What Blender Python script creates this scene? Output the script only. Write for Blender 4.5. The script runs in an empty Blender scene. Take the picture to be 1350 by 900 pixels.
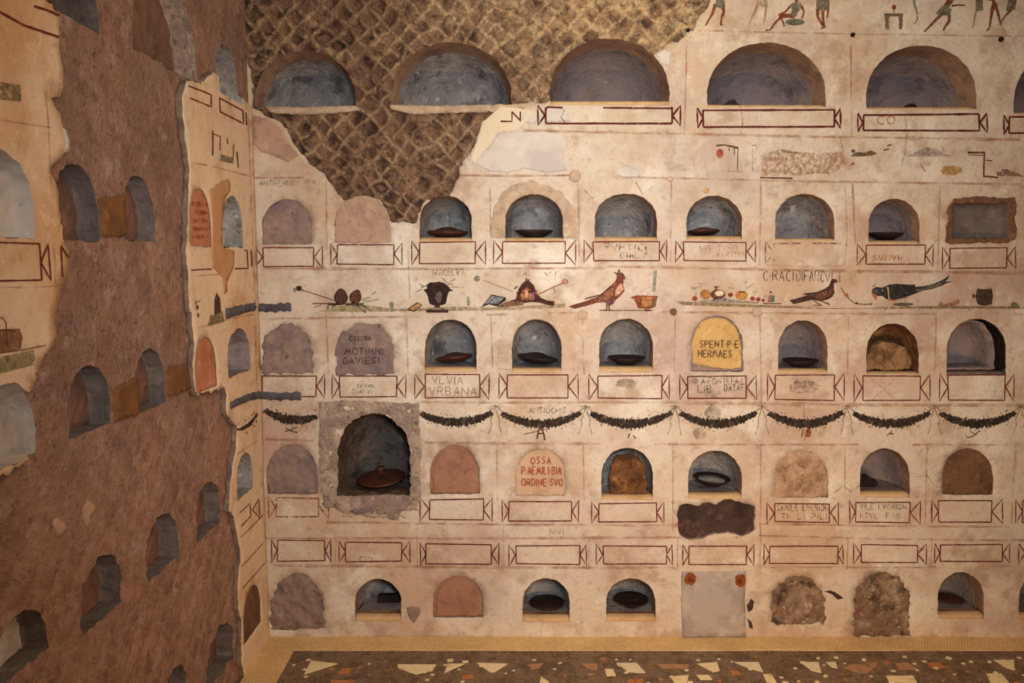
import bpy, math, random
import numpy as np
from mathutils import Vector, noise, geometry

# ------------------------------------------------------------------ camera, world, lights, exposure
scene = bpy.context.scene
COL = scene.collection
D, HC, TH, FPX = 3.5, 1.733, math.radians(5.8), 1040.0
CT, ST = math.cos(TH), math.sin(TH)
XL = -1.124                                   # plane of the left wall

cam_data = bpy.data.cameras.new('camera')
cam = bpy.data.objects.new('camera', cam_data)
COL.objects.link(cam)
cam.location = (0, -D, HC)
cam.rotation_euler = (math.pi/2 - TH, 0, 0)
cam_data.sensor_width = 36
cam_data.lens = FPX/1350*36
scene.camera = cam

scene.view_settings.view_transform = 'Standard'
scene.view_settings.look = 'None'
scene.view_settings.gamma = 1
scene.view_settings.use_curve_mapping = False
scene.view_settings.exposure = -0.14

world = bpy.data.worlds.new('world')
scene.world = world
world.use_nodes = True
world.node_tree.nodes['Background'].inputs[0].default_value = (1.0, 0.95, 0.9, 1)
world.node_tree.nodes['Background'].inputs[1].default_value = 0.05

def area_light(name, loc, target, size, power, color):
    ld = bpy.data.lights.new(name, 'AREA')
    ld.shape = 'RECTANGLE'; ld.size, ld.size_y = size
    ld.energy = power; ld.color = color
    o = bpy.data.objects.new(name, ld); COL.objects.link(o)
    o.location = loc
    o.rotation_euler = (Vector(target)-Vector(loc)).to_track_quat('-Z', 'Y').to_euler()
    return o
area_light('ceiling_lamp', (0.45, -0.95, 3.45), (0.35, 0, 1.9), (0.6, 0.35), 12, (1.0, 0.86, 0.58))
area_light('flash', (0.12, -3.45, 1.98), (0.32, 0, 1.65), (0.25, 0.25), 20.5, (0.88, 0.95, 1.0)).data.spread = math.radians(84)
area_light('warm_lamps', (0.7, -2.6, 3.0), (0.5, 0, 1.0), (1.6, 0.8), 25, (1.0, 0.65, 0.40))
area_light('low_warm_fill', (0.95, -2.25, 0.72), (0.95, 0, 0.25), (0.8, 0.2), 30, (1.0, 0.60, 0.30))  # unseen fill light, added to warm the lower wall and floor border

# ------------------------------------------------------------------ projection of measurements onto the real planes
def ray(px, py):
    dx = (px-675)/FPX; dy = -(py-450)/FPX
    return dx, CT+dy*ST, -ST+dy*CT
def uv_back(px, py):
    dx, dy, dz = ray(px, py); t = D/dy
    return (dx*t, HC+dz*t)
def uv_left(px, py):
    dx, dy, dz = ray(px, py); t = XL/dx
    return (-D+dy*t, HC+dz*t)
def uv_floor(px, py):
    dx, dy, dz = ray(px, py); t = -HC/dz
    return (dx*t, -D+dy*t)

def fbm(x, y, z, octv=3):
    s, a = 0.0, 0.5
    for _ in range(octv):
        s += a*noise.noise((x, y, z)); a *= .5; x *= 2.03; y *= 2.03; z += 7.3
    return s

class Wall: pass
WB = Wall(); WB.uv = uv_back
WB.P = lambda u, v, w: (u, -w, v)
WB.h = lambda u, v: 0.004*noise.noise((u*1.9+3, v*1.9, 1.5)) + 0.0015*noise.noise((u*4.7, v*4.7, 9.1))
WL = Wall(); WL.uv = uv_left
WL.P = lambda u, v, w: (XL+w, u, v)
WL.h = lambda u, v: 0.005*noise.noise((u*1.7+13, v*1.7, 4.5))
FL = Wall(); FL.uv = uv_floor
FL.P = lambda u, v, w: (u, v, w)
FL.h = lambda u, v: 0.0

# ------------------------------------------------------------------ materials
def srgb(h):
    h = h.lstrip('#'); out = []
    for i in (0, 2, 4):
        c = int(h[i:i+2], 16)/255
        out.append(c/12.92 if c <= .04045 else ((c+.055)/1.055)**2.4)
    return out
def lin(h): return (*srgb(h), 1)

def nmat(name, base, layers=(), bumps=(), rough=.9, spec=.2, alpha=None, tone=None, stretch=None, tint=(1, 1, 1)):
    """base colour; layers = (colour, noise scale, low, high, amount[, detail]); bumps = (scale, distance[, detail])"""
    def lin(h): return tuple(min(1, a*t**2.2) for a, t in zip(srgb(h), tint))+(1,)
    m = bpy.data.materials.new(name); m.use_nodes = True
    nt = m.node_tree; N = nt.nodes; L = nt.links
    b = N['Principled BSDF']; b.inputs['Roughness'].default_value = rough
    b.inputs['Specular IOR Level'].default_value = spec
    g = N.new('ShaderNodeNewGeometry'); vec = g.outputs['Position']
    if stretch:
        mp = N.new('ShaderNodeMapping'); mp.inputs['Rotation'].default_value = stretch[0]; mp.inputs['Scale'].default_value = stretch[1]
        L.new(vec, mp.inputs['Vector']); vec = mp.outputs[0]
    def nz(scale, detail, off):
        mp = N.new('ShaderNodeMapping'); mp.inputs['Location'].default_value = (off*3.7, off*1.3, off*2.1)
        L.new(vec, mp.inputs['Vector'])
        n = N.new('ShaderNodeTexNoise'); n.inputs['Scale'].default_value = scale
        n.inputs['Detail'].default_value = detail; n.inputs['Roughness'].default_value = .62
        L.new(mp.outputs[0], n.inputs['Vector']); return n.outputs['Fac']
    def ramp(sock, lo, hi, amt):
        r = N.new('ShaderNodeMapRange'); r.interpolation_type = 'SMOOTHSTEP'
        r.inputs['From Min'].default_value = lo; r.inputs['From Max'].default_value = hi
        r.inputs['To Max'].default_value = amt
        L.new(sock, r.inputs['Value']); return r.outputs[0]
    def mix(a, bcol, fac):
        x = N.new('ShaderNodeMix'); x.data_type = 'RGBA'
        L.new(fac, x.inputs['Factor'])
        if isinstance(a, tuple): x.inputs['A'].default_value = a
        else: L.new(a, x.inputs['A'])
        if isinstance(bcol, tuple): x.inputs['B'].default_value = bcol
        else: L.new(bcol, x.inputs['B'])
        return x.outputs['Result']
    col = lin(base)
    if tone:                                   # vertex attribute 'mortar' mixes stone and mortar, 'stone' varies the stones
        at = N.new('ShaderNodeAttribute'); at.attribute_name = 'stone'
        col = mix(col, lin(tone[1]), at.outputs['Fac'])
    for k, l in enumerate(layers):
        f = ramp(nz(l[1], l[5] if len(l) > 5 else 5, k+1), l[2], l[3], l[4])
        col = mix(col, lin(l[0]), f)
    if tone:
        at = N.new('ShaderNodeAttribute'); at.attribute_name = 'mortar'
        f = N.new('ShaderNodeMath'); f.operation = 'MULTIPLY'
        L.new(at.outputs['Fac'], f.inputs[0]); L.new(ramp(nz(38, 5, 31), .3, .6, 1.0), f.inputs[1])
        col = mix(col, lin(tone[0]), f.outputs[0])
    if isinstance(col, tuple): b.inputs['Base Color'].default_value = col
    else: L.new(col, b.inputs['Base Color'])
    prev = None
    for k, bp in enumerate(bumps):
        bn = N.new('ShaderNodeBump'); bn.inputs['Distance'].default_value = bp[1]; bn.inputs['Strength'].default_value = 1
        L.new(nz(bp[0], bp[2] if len(bp) > 2 else 4, 20+k), bn.inputs['Height'])
        if prev: L.new(prev, bn.inputs['Normal'])
        prev = bn.outputs[0]
    if prev: L.new(prev, b.inputs['Normal'])
    if alpha:                                  # worn paint: (scale, low, high, most)
        f = ramp(nz(alpha[0], 6, 41), alpha[1], alpha[2], alpha[3])
        L.new(f, b.inputs['Alpha'])
    return m

M = {}
M['plaster'] = nmat('old_plaster', '#d6bea6', [
    ('#c39c7a', 1.7, .44, .64, .75), ('#e8d6bf', 3.1, .5, .66, .75), ('#b08d80', 1.3, .5, .66, .6),
    ('#a98468', 7, .5, .68, .65), ('#e3cdb3', 15, .54, .7, .55), ('#96745f', 24, .57, .72, .45), ('#a5846e', 60, .52, .72, .45), ('#7a5d4b', 110, .62, .75, .35), ('#c4a083', 4.5, .5, .66, .5)],
    [(7, .008), (32, .004), (120, .002)], tint=(.97, 1.02, 1.06))
M['plaster_left'] = nmat('ochre_plaster', '#cdb096', [
    ('#b5855a', 2.2, .46, .66, .7), ('#dcbb96', 3.1, .5, .7, .6), ('#a2764f', 9, .52, .72, .55), ('#8a6549', 40, .58, .74, .55), ('#dfc39f', 20, .56, .7, .45)],
    [(14, .006), (90, .002)], tint=(1.07, 1.09, 1.09))
M['plaster_edge'] = nmat('broken_plaster_edge', '#7d6a60', [('#5a4c48', 14, .45, .65, .8), ('#a08b78', 30, .56, .7, .7)], [(40, .006)])
M['pale_patch'] = nmat('pale_restored_plaster', '#cfbda9', [('#bda898', 6, .45, .65, .7), ('#dccbb0', 4, .5, .7, .7), ('#9a8a7c', 40, .6, .75, .4)], [(30, .003)], tint=(.98, 1.03, 1.10))
M['bright_patch'] = nmat('smooth_new_plaster', '#dcc5a8', [('#d6b991', 5, .45, .7, .6)], [(30, .002)], tint=(.98, 1.02, 1.06))
M['masonry'] = nmat('tufa_masonry', '#6e5343', [
    ('#97755b', 14, .46, .62, .8), ('#44332b', 20, .48, .62, .85), ('#b8967a', 44, .56, .70, .7), ('#3b2d27', 60, .56, .68, .7), ('#d0af8c', 110, .62, .74, .6)],
    [(26, .026), (70, .012), (150, .006)], tone=('#d6b890', '#8d6c56'))
M['tufa_left'] = nmat('brown_tufa_render', '#91705c', [
    ('#a67c62', 4, .45, .65, .7), ('#7a5a4a', 9, .5, .66, .65), ('#b0917f', 14, .54, .7, .6), ('#5c4439', 45, .54, .70, .75), ('#c0a48e', 60, .62, .74, .65), ('#6b4f42', 22, .52, .68, .5)],
    [(18, .012), (50, .010), (110, .006)], tone=('#a5806a', '#85614a'), tint=(1.05, 1.08, 1.15))
M['soot'] = nmat('grey_niche_lining', '#837e7b', [
    ('#a39f9b', 7, .45, .65, .8), ('#514e4f', 10, .5, .68, .85), ('#8f7867', 5, .54, .7, .5), ('#c4c1bd', 26, .58, .72, .8), ('#3b3836', 40, .58, .7, .7)],
    [(14, .014), (45, .008), (110, .004)], rough=.75, tint=(1.06, 1.06, 1.06))
M['soot_warm'] = nmat('mauve_niche_lining', '#8e7f7c', [
    ('#7b7478', 6, .45, .65, .85), ('#5a5052', 10, .52, .7, .7), ('#9a7d69', 5, .54, .7, .6), ('#b9b3b0', 26, .62, .76, .5)],
    [(14, .012), (45, .006), (110, .003)], rough=.75)
M['tufa_niche'] = nmat('brown_tufa_niche_back', '#7b5a4b', [
    ('#665049', 5, .45, .62, .8), ('#4c3a33', 11, .5, .68, .7), ('#96705a', 20, .56, .72, .6)], [(20, .010), (80, .004)])
M['rim_plaster'] = nmat('brownish_niche_reveal', '#9c7d69', [('#7f655a', 7, .45, .63, .8), ('#b89878', 12, .52, .68, .7), ('#5f4c44', 30, .58, .72, .7)], [(18, .008), (70, .004)])
M['rim_grey'] = nmat('grey_niche_reveal', '#6f6561', [('#57504f', 7, .45, .63, .8), ('#857872', 16, .52, .68, .7), ('#463e3f', 34, .58, .72, .6)], [(20, .010), (70, .004)])
M['soot_dark'] = nmat('dark_rough_niche', '#665b53', [('#463d37', 9, .45, .62, .85), ('#83776c', 16, .52, .68, .7), ('#2e2824', 24, .54, .68, .7), ('#a59a8c', 36, .62, .74, .6)], [(12, .020), (40, .012), (110, .005)])
M['rubble_reveal'] = nmat('brown_rubble_reveal', '#65503f', [('#3f3027', 12, .45, .62, .85), ('#87705a', 20, .52, .68, .7), ('#2b211c', 34, .56, .68, .7)], [(14, .025), (45, .014)])
M['sandy_rubble'] = nmat('sandy_rubble_fill', '#bb9b7e', [('#92745c', 14, .45, .62, .8), ('#d4b797', 22, .52, .68, .7), ('#6d5443', 34, .57, .7, .75)], [(24, .018), (70, .010)])
M['earth_light'] = nmat('light_earth_heap', '#8f6e50', [('#6a4a34', 10, .45, .62, .8), ('#b0906b', 18, .52, .68, .7), ('#4a3426', 30, .56, .7, .7)], [(22, .014), (70, .006)])
M['white_back'] = nmat('white_limed_niche', '#c2bbb4', [('#a29c98', 6, .46, .64, .8), ('#d6d0c8', 14, .52, .68, .7), ('#8f8c88', 26, .6, .72, .7)], [(30, .004)])
M['rubble'] = nmat('rubble_fill', '#8b705b', [('#b39a80', 9, .45, .62, .8), ('#3c2f28', 16, .5, .66, .8), ('#ceb89a', 34, .56, .7, .8), ('#6d5a55', 7, .5, .66, .5)], [(28, .024), (90, .010)])
M['mauve_mortar'] = nmat('mauve_mortar_fill', '#8f7a70', [('#75666a', 9, .45, .63, .8), ('#a58d7c', 14, .5, .68, .7), ('#5b4a46', 36, .57, .72, .7)], [(24, .009), (90, .004)])
M['pink_mortar'] = nmat('pinkish_mortar_fill', '#b3937e', [('#9d8071', 9, .45, .63, .8), ('#c4a68d', 14, .5, .68, .7), ('#856a5c', 36, .57, .72, .7)], [(24, .007), (90, .003)])
M['terracotta'] = nmat('terracotta_tile', '#9c735b', [('#805a48', 8, .45, .63, .7), ('#a98068', 20, .52, .7, .6), ('#5e3f32', 60, .6, .72, .7)], [(60, .003)])
M['brown_tufa_slab'] = nmat('brown_tufa_slab', '#73533f', [('#5b4234', 10, .45, .63, .8), ('#8e6b50', 26, .52, .7, .7), ('#3d2c24', 50, .6, .72, .7)], [(40, .008)])
M['earth'] = nmat('brown_earth_fill', '#704a2e', [('#3f2a1d', 12, .45, .62, .85), ('#a87b4b', 17, .54, .68, .8), ('#2c1f19', 36, .58, .7, .6)], [(22, .014), (70, .006)])
M['yellow_slab'] = nmat('yellow_plaster_slab', '#c8a468', [('#b08a54', 9, .45, .65, .7), ('#d8bd86', 22, .54, .7, .6), ('#7a5a3a', 55, .6, .72, .8)], [(40, .006)])
M['buff_slab'] = nmat('buff_plaster_slab', '#caa582', [('#b8906e', 9, .45, .65, .7), ('#d9bb9c', 22, .54, .7, .6)], [(40, .003)], tint=(.98, 1.02, 1.06))
M['pink_slab'] = nmat('pink_painted_slab', '#b97a5c', [('#a86048', 9, .45, .65, .7), ('#c79b7d', 22, .54, .7, .7)], [(40, .003)])
M['grey_mortar'] = nmat('grey_mortar_strip', '#5b575b', [('#3f3d44', 18, .45, .65, .8), ('#7a7270', 30, .55, .7, .6)], [(40, .008)])
M['pale_mortar'] = nmat('pale_lumpy_mortar', '#b39e8c', [('#8f7e74', 12, .45, .62, .8), ('#cdbaa4', 15, .52, .68, .8), ('#564741', 34, .56, .7, .7)], [(26, .022), (80, .010)])
M['ring_mortar'] = nmat('sandy_ring_mortar', '#c3a17f', [('#a18568', 14, .45, .65, .8), ('#d8bd9b', 24, .52, .7, .6), ('#7b6350', 50, .6, .74, .6)], [(32, .010), (90, .004)], tint=(.98, 1.03, 1.10))
M['sill'] = nmat('sill_plaster', '#cdab80', [('#b58d63', 10, .45, .66, .7), ('#a57f57', 40, .6, .74, .5)], [(30, .004)])
M['dark_tufa'] = nmat('dark_tufa_patch', '#4c3a35', [('#362a27', 10, .45, .63, .8), ('#6b5347', 20, .54, .7, .7)], [(24, .014), (80, .006)])
M['marble'] = nmat('grey_marble', '#b3a091', [('#9a877c', 6, .45, .65, .8), ('#c9b8a6', 11, .5, .68, .6), ('#8d7f78', 40, .6, .72, .5)], [(60, .001)], rough=.6, spec=.4, tint=(.96, 1.0, 1.04))
M['rust'] = nmat('rusty_iron', '#7c3a1e', [('#4d2416', 40, .45, .62, .8), ('#a85a30', 70, .52, .7, .7)], [(120, .003)], rough=.8)
M['rust_stain'] = nmat('rust_stain', '#93491f', [('#6b2f18', 40, .45, .65, .8)], alpha=(50, .25, .5, .9))
M['lid'] = nmat('dark_red_clay', '#48241b', [('#301a15', 14, .45, .65, .8), ('#5f352a', 30, .55, .7, .6)], [(60, .003)], rough=.55, spec=.4)
M['lid_pale'] = nmat('chalky_clay', '#b4b0ab', [('#8f8a86', 30, .5, .7, .8)], [(60, .003)], rough=.5)
M['clay_dark'] = nmat('dark_clay_urn', '#2a1f1b', [('#1f1816', 14, .45, .65, .8), ('#4d352b', 30, .55, .7, .6)], [(60, .003)], rough=.6)
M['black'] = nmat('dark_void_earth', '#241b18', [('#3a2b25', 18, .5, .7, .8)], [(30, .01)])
M['floor_dark'] = nmat('dark_mortar_floor', '#7a6450', [('#54412f', 26, .45, .62, .8), ('#a08265', 60, .54, .68, .8), ('#c0a07c', 140, .56, .68, .8), ('#5c4a3c', 8, .5, .66, .6)], [(60, .003)], rough=.6, spec=.35)
M['marble_cream'] = nmat('cream_marble_chip', '#ecd9ac', [('#c6a66c', 24, .5, .68, .7)], [(60, .001)], rough=.45, spec=.4)
M['marble_orange'] = nmat('orange_marble_chip', '#b87443', [('#8f5632', 40, .48, .66, .8), ('#cc976a', 60, .55, .7, .7)], [(60, .001)], rough=.45, spec=.4)
M['marble_pink'] = nmat('pink_marble_chip', '#b0835f', [('#8d6248', 30, .48, .66, .7)], [(60, .001)], rough=.45, spec=.4)
M['marble_white'] = nmat('pale_marble_chip', '#e6d6b6', [('#cdb791', 40, .5, .68, .6)], [(60, .001)], rough=.45, spec=.4)

def mosaic():
    m = bpy.data.materials.new('ochre_tesserae'); m.use_nodes = True
    nt = m.node_tree; N = nt.nodes; L = nt.links; b = N['Principled BSDF']
    g = N.new('ShaderNodeNewGeometry')
    br = N.new('ShaderNodeTexBrick'); L.new(g.outputs['Position'], br.inputs['Vector'])
    br.inputs['Scale'].default_value = 1; br.inputs['Brick Width'].default_value = .013; br.inputs['Row Height'].default_value = .012
    br.inputs['Mortar Size'].default_value = .0012; br.inputs['Mortar Smooth'].default_value = .3
    br.inputs['Color1'].default_value = lin('#f6dfaa'); br.inputs['Color2'].default_value = lin('#ebc88a'); br.inputs['Mortar'].default_value = lin('#b58b54')
    n = N.new('ShaderNodeTexNoise'); n.inputs['Scale'].default_value = 5; n.inputs['Detail'].default_value = 5
    L.new(g.outputs['Position'], n.inputs['Vector'])
    x = N.new('ShaderNodeMix'); x.data_type = 'RGBA'; x.blend_type = 'MULTIPLY'
    r = N.new('ShaderNodeValToRGB'); r.color_ramp.elements[0].position = .35; r.color_ramp.elements[1].position = .65
    r.color_ramp.elements[0].color = (.88, .82, .74, 1); r.color_ramp.elements[1].color = (1.05, 1, .95, 1)
    L.new(n.outputs['Fac'], r.inputs[0]); x.inputs['Factor'].default_value = 1
    L.new(br.outputs['Color'], x.inputs['A']); L.new(r.outputs[0], x.inputs['B'])
    L.new(x.outputs['Result'], b.inputs['Base Color']); b.inputs['Roughness'].default_value = .55
    bn = N.new('ShaderNodeBump'); bn.inputs['Distance'].default_value = .002; bn.invert = True
    L.new(br.outputs['Fac'], bn.inputs['Height']); L.new(bn.outputs[0], b.inputs['Normal'])
    return m
M['mosaic'] = mosaic()

PAINTS = {}
def paint(hexc, wear=.5, most=.95, soft=False):
    k = (hexc, wear, most, soft)
    if k not in PAINTS:
        c = hexc.lstrip('#'); sh = lambda f, o=0: '#' + ''.join('%02x' % max(0, min(255, int(int(c[i:i+2], 16)*f+o))) for i in (0, 2, 4))
        al = (16, .25+wear*.1, .75+wear*.1, most) if soft else (60, .16+wear*.24, .36+wear*.34, most)
        PAINTS[k] = nmat('paint_'+c, hexc, [(sh(.72), 45, .44, .62, .85), (sh(1.1, 18), 80, .5, .66, .8)], alpha=al)
    return PAINTS[k]
RED, DRED, BLK, BRN, OCH, GRN = '#6e2c22', '#5c2019', '#33271f', '#5d4032', '#b07a4c', '#75745a'

# ------------------------------------------------------------------ object helpers
def tag(o, label=None, cat=None, group=None, kind=None):
    if label: o['label'] = label
    if cat: o['category'] = cat
    if group: o['group'] = group
    if kind: o['kind'] = kind
    return o

def obj(name, verts, faces, mats, parent=None, smooth=True, fmat=None, attrs=None, origin=None):
    V = np.array(verts, dtype=float).reshape(-1, 3)
    if origin is None:
        lo, hi = V.min(0), V.max(0); origin = np.array(((lo[0]+hi[0])/2, (lo[1]+hi[1])/2, lo[2]))
    origin = np.array(origin, dtype=float)
    me = bpy.data.meshes.new(name)
    me.from_pydata((V-origin).tolist(), [], [list(map(int, f)) for f in faces])
    for m in (mats if isinstance(mats, (list, tuple)) else [mats]): me.materials.append(m)
    if fmat is not None: me.polygons.foreach_set('material_index', fmat)
    me.polygons.foreach_set('use_smooth', [smooth]*len(me.polygons))
    for k, a in (attrs or {}).items():
        at = me.attributes.new(k, 'FLOAT', 'POINT'); at.data.foreach_set('value', np.array(a, dtype=np.float32))
    me.validate(); me.update()
    o = bpy.data.objects.new(name, me); COL.objects.link(o)
    o.location = origin
    if parent is not None:
        o.parent = parent
        p, q = Vector((0, 0, 0)), parent
        while q is not None: p += q.location; q = q.parent
        o.location = Vector(origin)-p
    return o

def inside(pts, poly):
    pts = np.asarray(pts, dtype=float); poly = np.asarray(poly, dtype=float)
    x, y = pts[:, 0], pts[:, 1]; r = np.zeros(len(pts), bool)
    x0, y0 = poly[:, 0], poly[:, 1]; x1, y1 = np.roll(x0, -1), np.roll(y0, -1)
    for a, b, c, d in zip(x0, y0, x1, y1):
        if b == d: continue
        cond = ((b > y) != (d > y)) & (x < (c-a)*(y-b)/(d-b)+a)
        r ^= cond
    return r

def densify(poly, step, jit=0.0, seed=0):
    out = []; n = len(poly); rnd = random.Random(seed)
    for i in range(n):
        a, b = poly[i], poly[(i+1) % n]
        L = math.hypot(b[0]-a[0], b[1]-a[1]); k = max(1, int(math.ceil(L/step)))
        for j in range(k):
            t = j/k; x, y = a[0]+(b[0]-a[0])*t, a[1]+(b[1]-a[1])*t
            if jit:
                x += jit*(noise.noise((x*38, y*38, seed+.3))+.5*noise.noise((x*110, y*110, seed+.7)))
                y += jit*(noise.noise((x*38, y*38, seed+5.3))+.5*noise.noise((x*110, y*110, seed+5.7)))
            out.append((x, y))
    return out

def cdt_region(bounds, step, keep, extra_box=None):
    """triangulate everything in the box of bounds[0] against all outlines; keep(points) picks the triangles"""
    pts, edges = [], []
    for poly in bounds:
        s = len(pts); pts += [tuple(p) for p in poly]
        edges += [(s+i, s+(i+1) % len(poly)) for i in range(len(poly))]
    A = np.array(bounds[0]); lo, hi = A.min(0), A.max(0)
    nx, ny = max(1, int((hi[0]-lo[0])/step)), max(1, int((hi[1]-lo[1])/step))
    gx, gy = np.meshgrid(np.linspace(lo[0]+step/2, hi[0]-step/2, nx), np.linspace(lo[1]+step/2, hi[1]-step/2, ny))
    G = np.stack([gx.ravel(), gy.ravel()], 1)
    rs = np.random.RandomState(5); G += rs.uniform(-.25, .25, G.shape)*step
    G = G[keep(G)]
    B = np.array(pts)
    if len(G):
        cell = {}
        for p in pts: cell.setdefault((int(math.floor(p[0]/step)), int(math.floor(p[1]/step))), []).append(p)
        ok = []
        for g in G:
            ci, cj = int(math.floor(g[0]/step)), int(math.floor(g[1]/step)); good = True
            for i in (-1, 0, 1):
                for j in (-1, 0, 1):
                    for p in cell.get((ci+i, cj+j), ()):
                        if (p[0]-g[0])**2+(p[1]-g[1])**2 < (.45*step)**2: good = False; break
                    if not good: break
                if not good: break
            ok.append(good)
        G = G[np.array(ok, bool)]
    allp = [Vector(p) for p in pts] + [Vector((g[0], g[1])) for g in G]
    v, e, f, *_ = geometry.delaunay_2d_cdt(allp, edges, [], 0, 1e-6)
    V = np.array([(p.x, p.y) for p in v]); F = np.array([t for t in f if len(t) == 3])
    k = keep(V[F].mean(1)); F = F[k]
    a, b, c = V[F[:, 0]], V[F[:, 1]], V[F[:, 2]]
    ar = (b[:, 0]-a[:, 0])*(c[:, 1]-a[:, 1])-(b[:, 1]-a[:, 1])*(c[:, 0]-a[:, 0])
    F = F[np.abs(ar) > 1e-12]; ar = ar[np.abs(ar) > 1e-12]
    F[ar < 0] = F[ar < 0][:, ::-1]
    used, inv = np.unique(F, return_inverse=True)
    return V[used], inv.reshape(-1, 3)

def sheet(name, W, bounds, keep, step, hfun, mats, parent=None, thick=.03, skip=None, attrs=None, smooth=True, flip=False):
    V, F = cdt_region(bounds, step, keep)
    verts = [W.P(u, v, hfun(u, v)) for u, v in V]
    faces = F.tolist(); fm = [0]*len(faces)
    if thick:
        cnt = {}
        for t in F:
            for i in range(3):
                a, b = int(t[i]), int(t[(i+1) % 3]); cnt[(a, b)] = 1
        bd = [(a, b) for (a, b) in cnt if (b, a) not in cnt]
        if skip is not None and bd:
            mid = []
            for a, b in bd:
                p, q = V[a], V[b]; d = q-p; L = np.hypot(*d)+1e-12
                mid.append((p+q)/2+np.array((d[1], -d[0]))/L*.002)
            sk = skip(np.array(mid)); bd = [e for e, s in zip(bd, sk) if not s]
        back = {}
        for a, b in bd:
            for i in (a, b):
                if i not in back:
                    back[i] = len(verts); u, v = V[i]; verts.append(W.P(u, v, hfun(u, v)-thick))
        for a, b in bd:
            faces.append([b, a, back[a], back[b]]); fm.append(1 if isinstance(mats, (list, tuple)) and len(mats) > 1 else 0)
    if flip: faces = [f[::-1] for f in faces]
    at = None
    if attrs:
        at = {}
        ext = len(verts)-len(V)
        for k, fn in attrs.items():
            at[k] = [fn(u, v) for u, v in V]+[0.0]*ext
    o = obj(name, verts, faces, mats, parent, smooth, fm, at)
    return o

def pxpoly(W, pts): return [W.uv(*p) for p in pts]

def arch_px(xl, xr, yt, yb, spring=.36, n=22, sq=2.0, skew=0.0):
    xc, rx = (xl+xr)/2, (xr-xl)/2; ys = yb-spring*(yb-yt); ry = ys-yt
    pts = [(xl, yb)]
    for k in range(n+1):
        a = math.pi*(1-k/n); c, s = math.cos(a), math.sin(a)
        x = xc+rx*math.copysign(abs(c)**(2/sq), c); y = ys-ry*abs(s)**(2/sq)
        x += skew*(ys-y)
        pts.append((x, y))
    pts.append((xr, yb))
    return pts

# ------------------------------------------------------------------ painting on a wall
class Paint:
    def __init__(s, W, off=.0012): s.W, s.off, s.v, s.f, s.m, s.mats, s.lay = W, off, [], [], [], [], 0
    def _mi(s, mat):
        if mat not in s.mats: s.mats.append(mat)
        return s.mats.index(mat)
    def _add(s, px):
        i = len(s.v)
        for p in px:
            u, v = s.W.uv(*p); s.v.append(s.W.P(u, v, s.W.h(u, v)+s.off+s.lay*.00012))
        return i
    def poly(s, pts, mat):
        s.lay += 1
        tri = geometry.tessellate_polygon([[Vector((p[0], p[1], 0)) for p in pts]])
        i = s._add(pts); mi = s._mi(mat)
        for t in tri:
            a, b, c = (pts[k] for k in t)
            cr = (b[0]-a[0])*(c[1]-a[1])-(b[1]-a[1])*(c[0]-a[0])
            s.f.append([i+k for k in (t if cr < 0 else t[::-1])]); s.m.append(mi)
        return s
    def ell(s, cx, cy, rx, ry, mat, rot=0, n=16):
        cr, sr = math.cos(rot), math.sin(rot)
        return s.poly([(cx+rx*math.cos(a)*cr-ry*math.sin(a)*sr, cy+rx*math.cos(a)*sr+ry*math.sin(a)*cr) for a in [2*math.pi*k/n for k in range(n)]], mat)
    clip = None
    def line(s, pts, w, mat, w2=None, sub=8, wob=.25):
        s.lay += .3
        P = []
        for a, b in zip(pts[:-1], pts[1:]):
            L = math.hypot(b[0]-a[0], b[1]-a[1]); k = max(1, int(L/sub))
            P += [(a[0]+(b[0]-a[0])*j/k, a[1]+(b[1]-a[1])*j/k) for j in range(k)]
        P.append(pts[-1]); n = len(P); L, R = [], []
        for i, p in enumerate(P):
            a, b = P[max(0, i-1)], P[min(n-1, i+1)]
            dx, dy = b[0]-a[0], b[1]-a[1]; l = math.hypot(dx, dy) or 1; nx, ny = -dy/l, dx/l
            ww = w+(0 if w2 is None else (w2-w)*i/max(1, n-1)); ww *= 1+wob*noise.noise((p[0]*.21, p[1]*.21, 3))*1.5
            o = wob*noise.noise((p[0]*.07, p[1]*.07, 8))
            L.append((p[0]+nx*(ww/2+o), p[1]+ny*(ww/2+o))); R.append((p[0]-nx*(ww/2-o), p[1]-ny*(ww/2-o)))
        i = s._add(L+R); mi = s._mi(mat)
        bad = in_any(np.array([s.W.uv((P[k][0]+P[k+1][0])/2, (P[k][1]+P[k+1][1])/2) for k in range(n-1)]), s.clip) if s.clip else [False]*(n-1)
        for k in range(n-1):
            if not bad[k]: s.f.append([i+k, i+k+1, i+n+k+1, i+n+k]); s.m.append(mi)
        return s
    def text(s, x, y, h, txt, mat, w=1.0, adv=.82, width=None, slope=0):
        tot = sum(GLY_W.get(c, .62)+.28 for c in txt)-.28
        sx = (width/tot) if width else h*adv
        cx = x
        for c in txt:
            gw = GLY_W.get(c, .62)
            rnd = random.Random(int(cx*31+y)); dy = rnd.uniform(-.05, .05)*h
            for st in GLY.get(c, []):
                s.line([(cx+p[0]*gw*sx, y+dy+p[1]*h+slope*(cx-x)) for p in st], w, mat, sub=3)
            cx += (gw+.28)*sx
        return s
    def build(s, name, parent, label=None):
        o = obj(name, s.v, s.f, s.mats, parent, False, s.m)
        if label: o['label'] = label
        return o
GLY_W = {'I': .1, '.': .12, ' ': .5, 'M': .85, '-': .3, ',': .1, 'N': .7, 'O': .7}
_O = [(.5+.5*math.cos(a), .5+.5*math.sin(a)) for a in [math.pi*2*k/10 for k in range(11)]]
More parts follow.
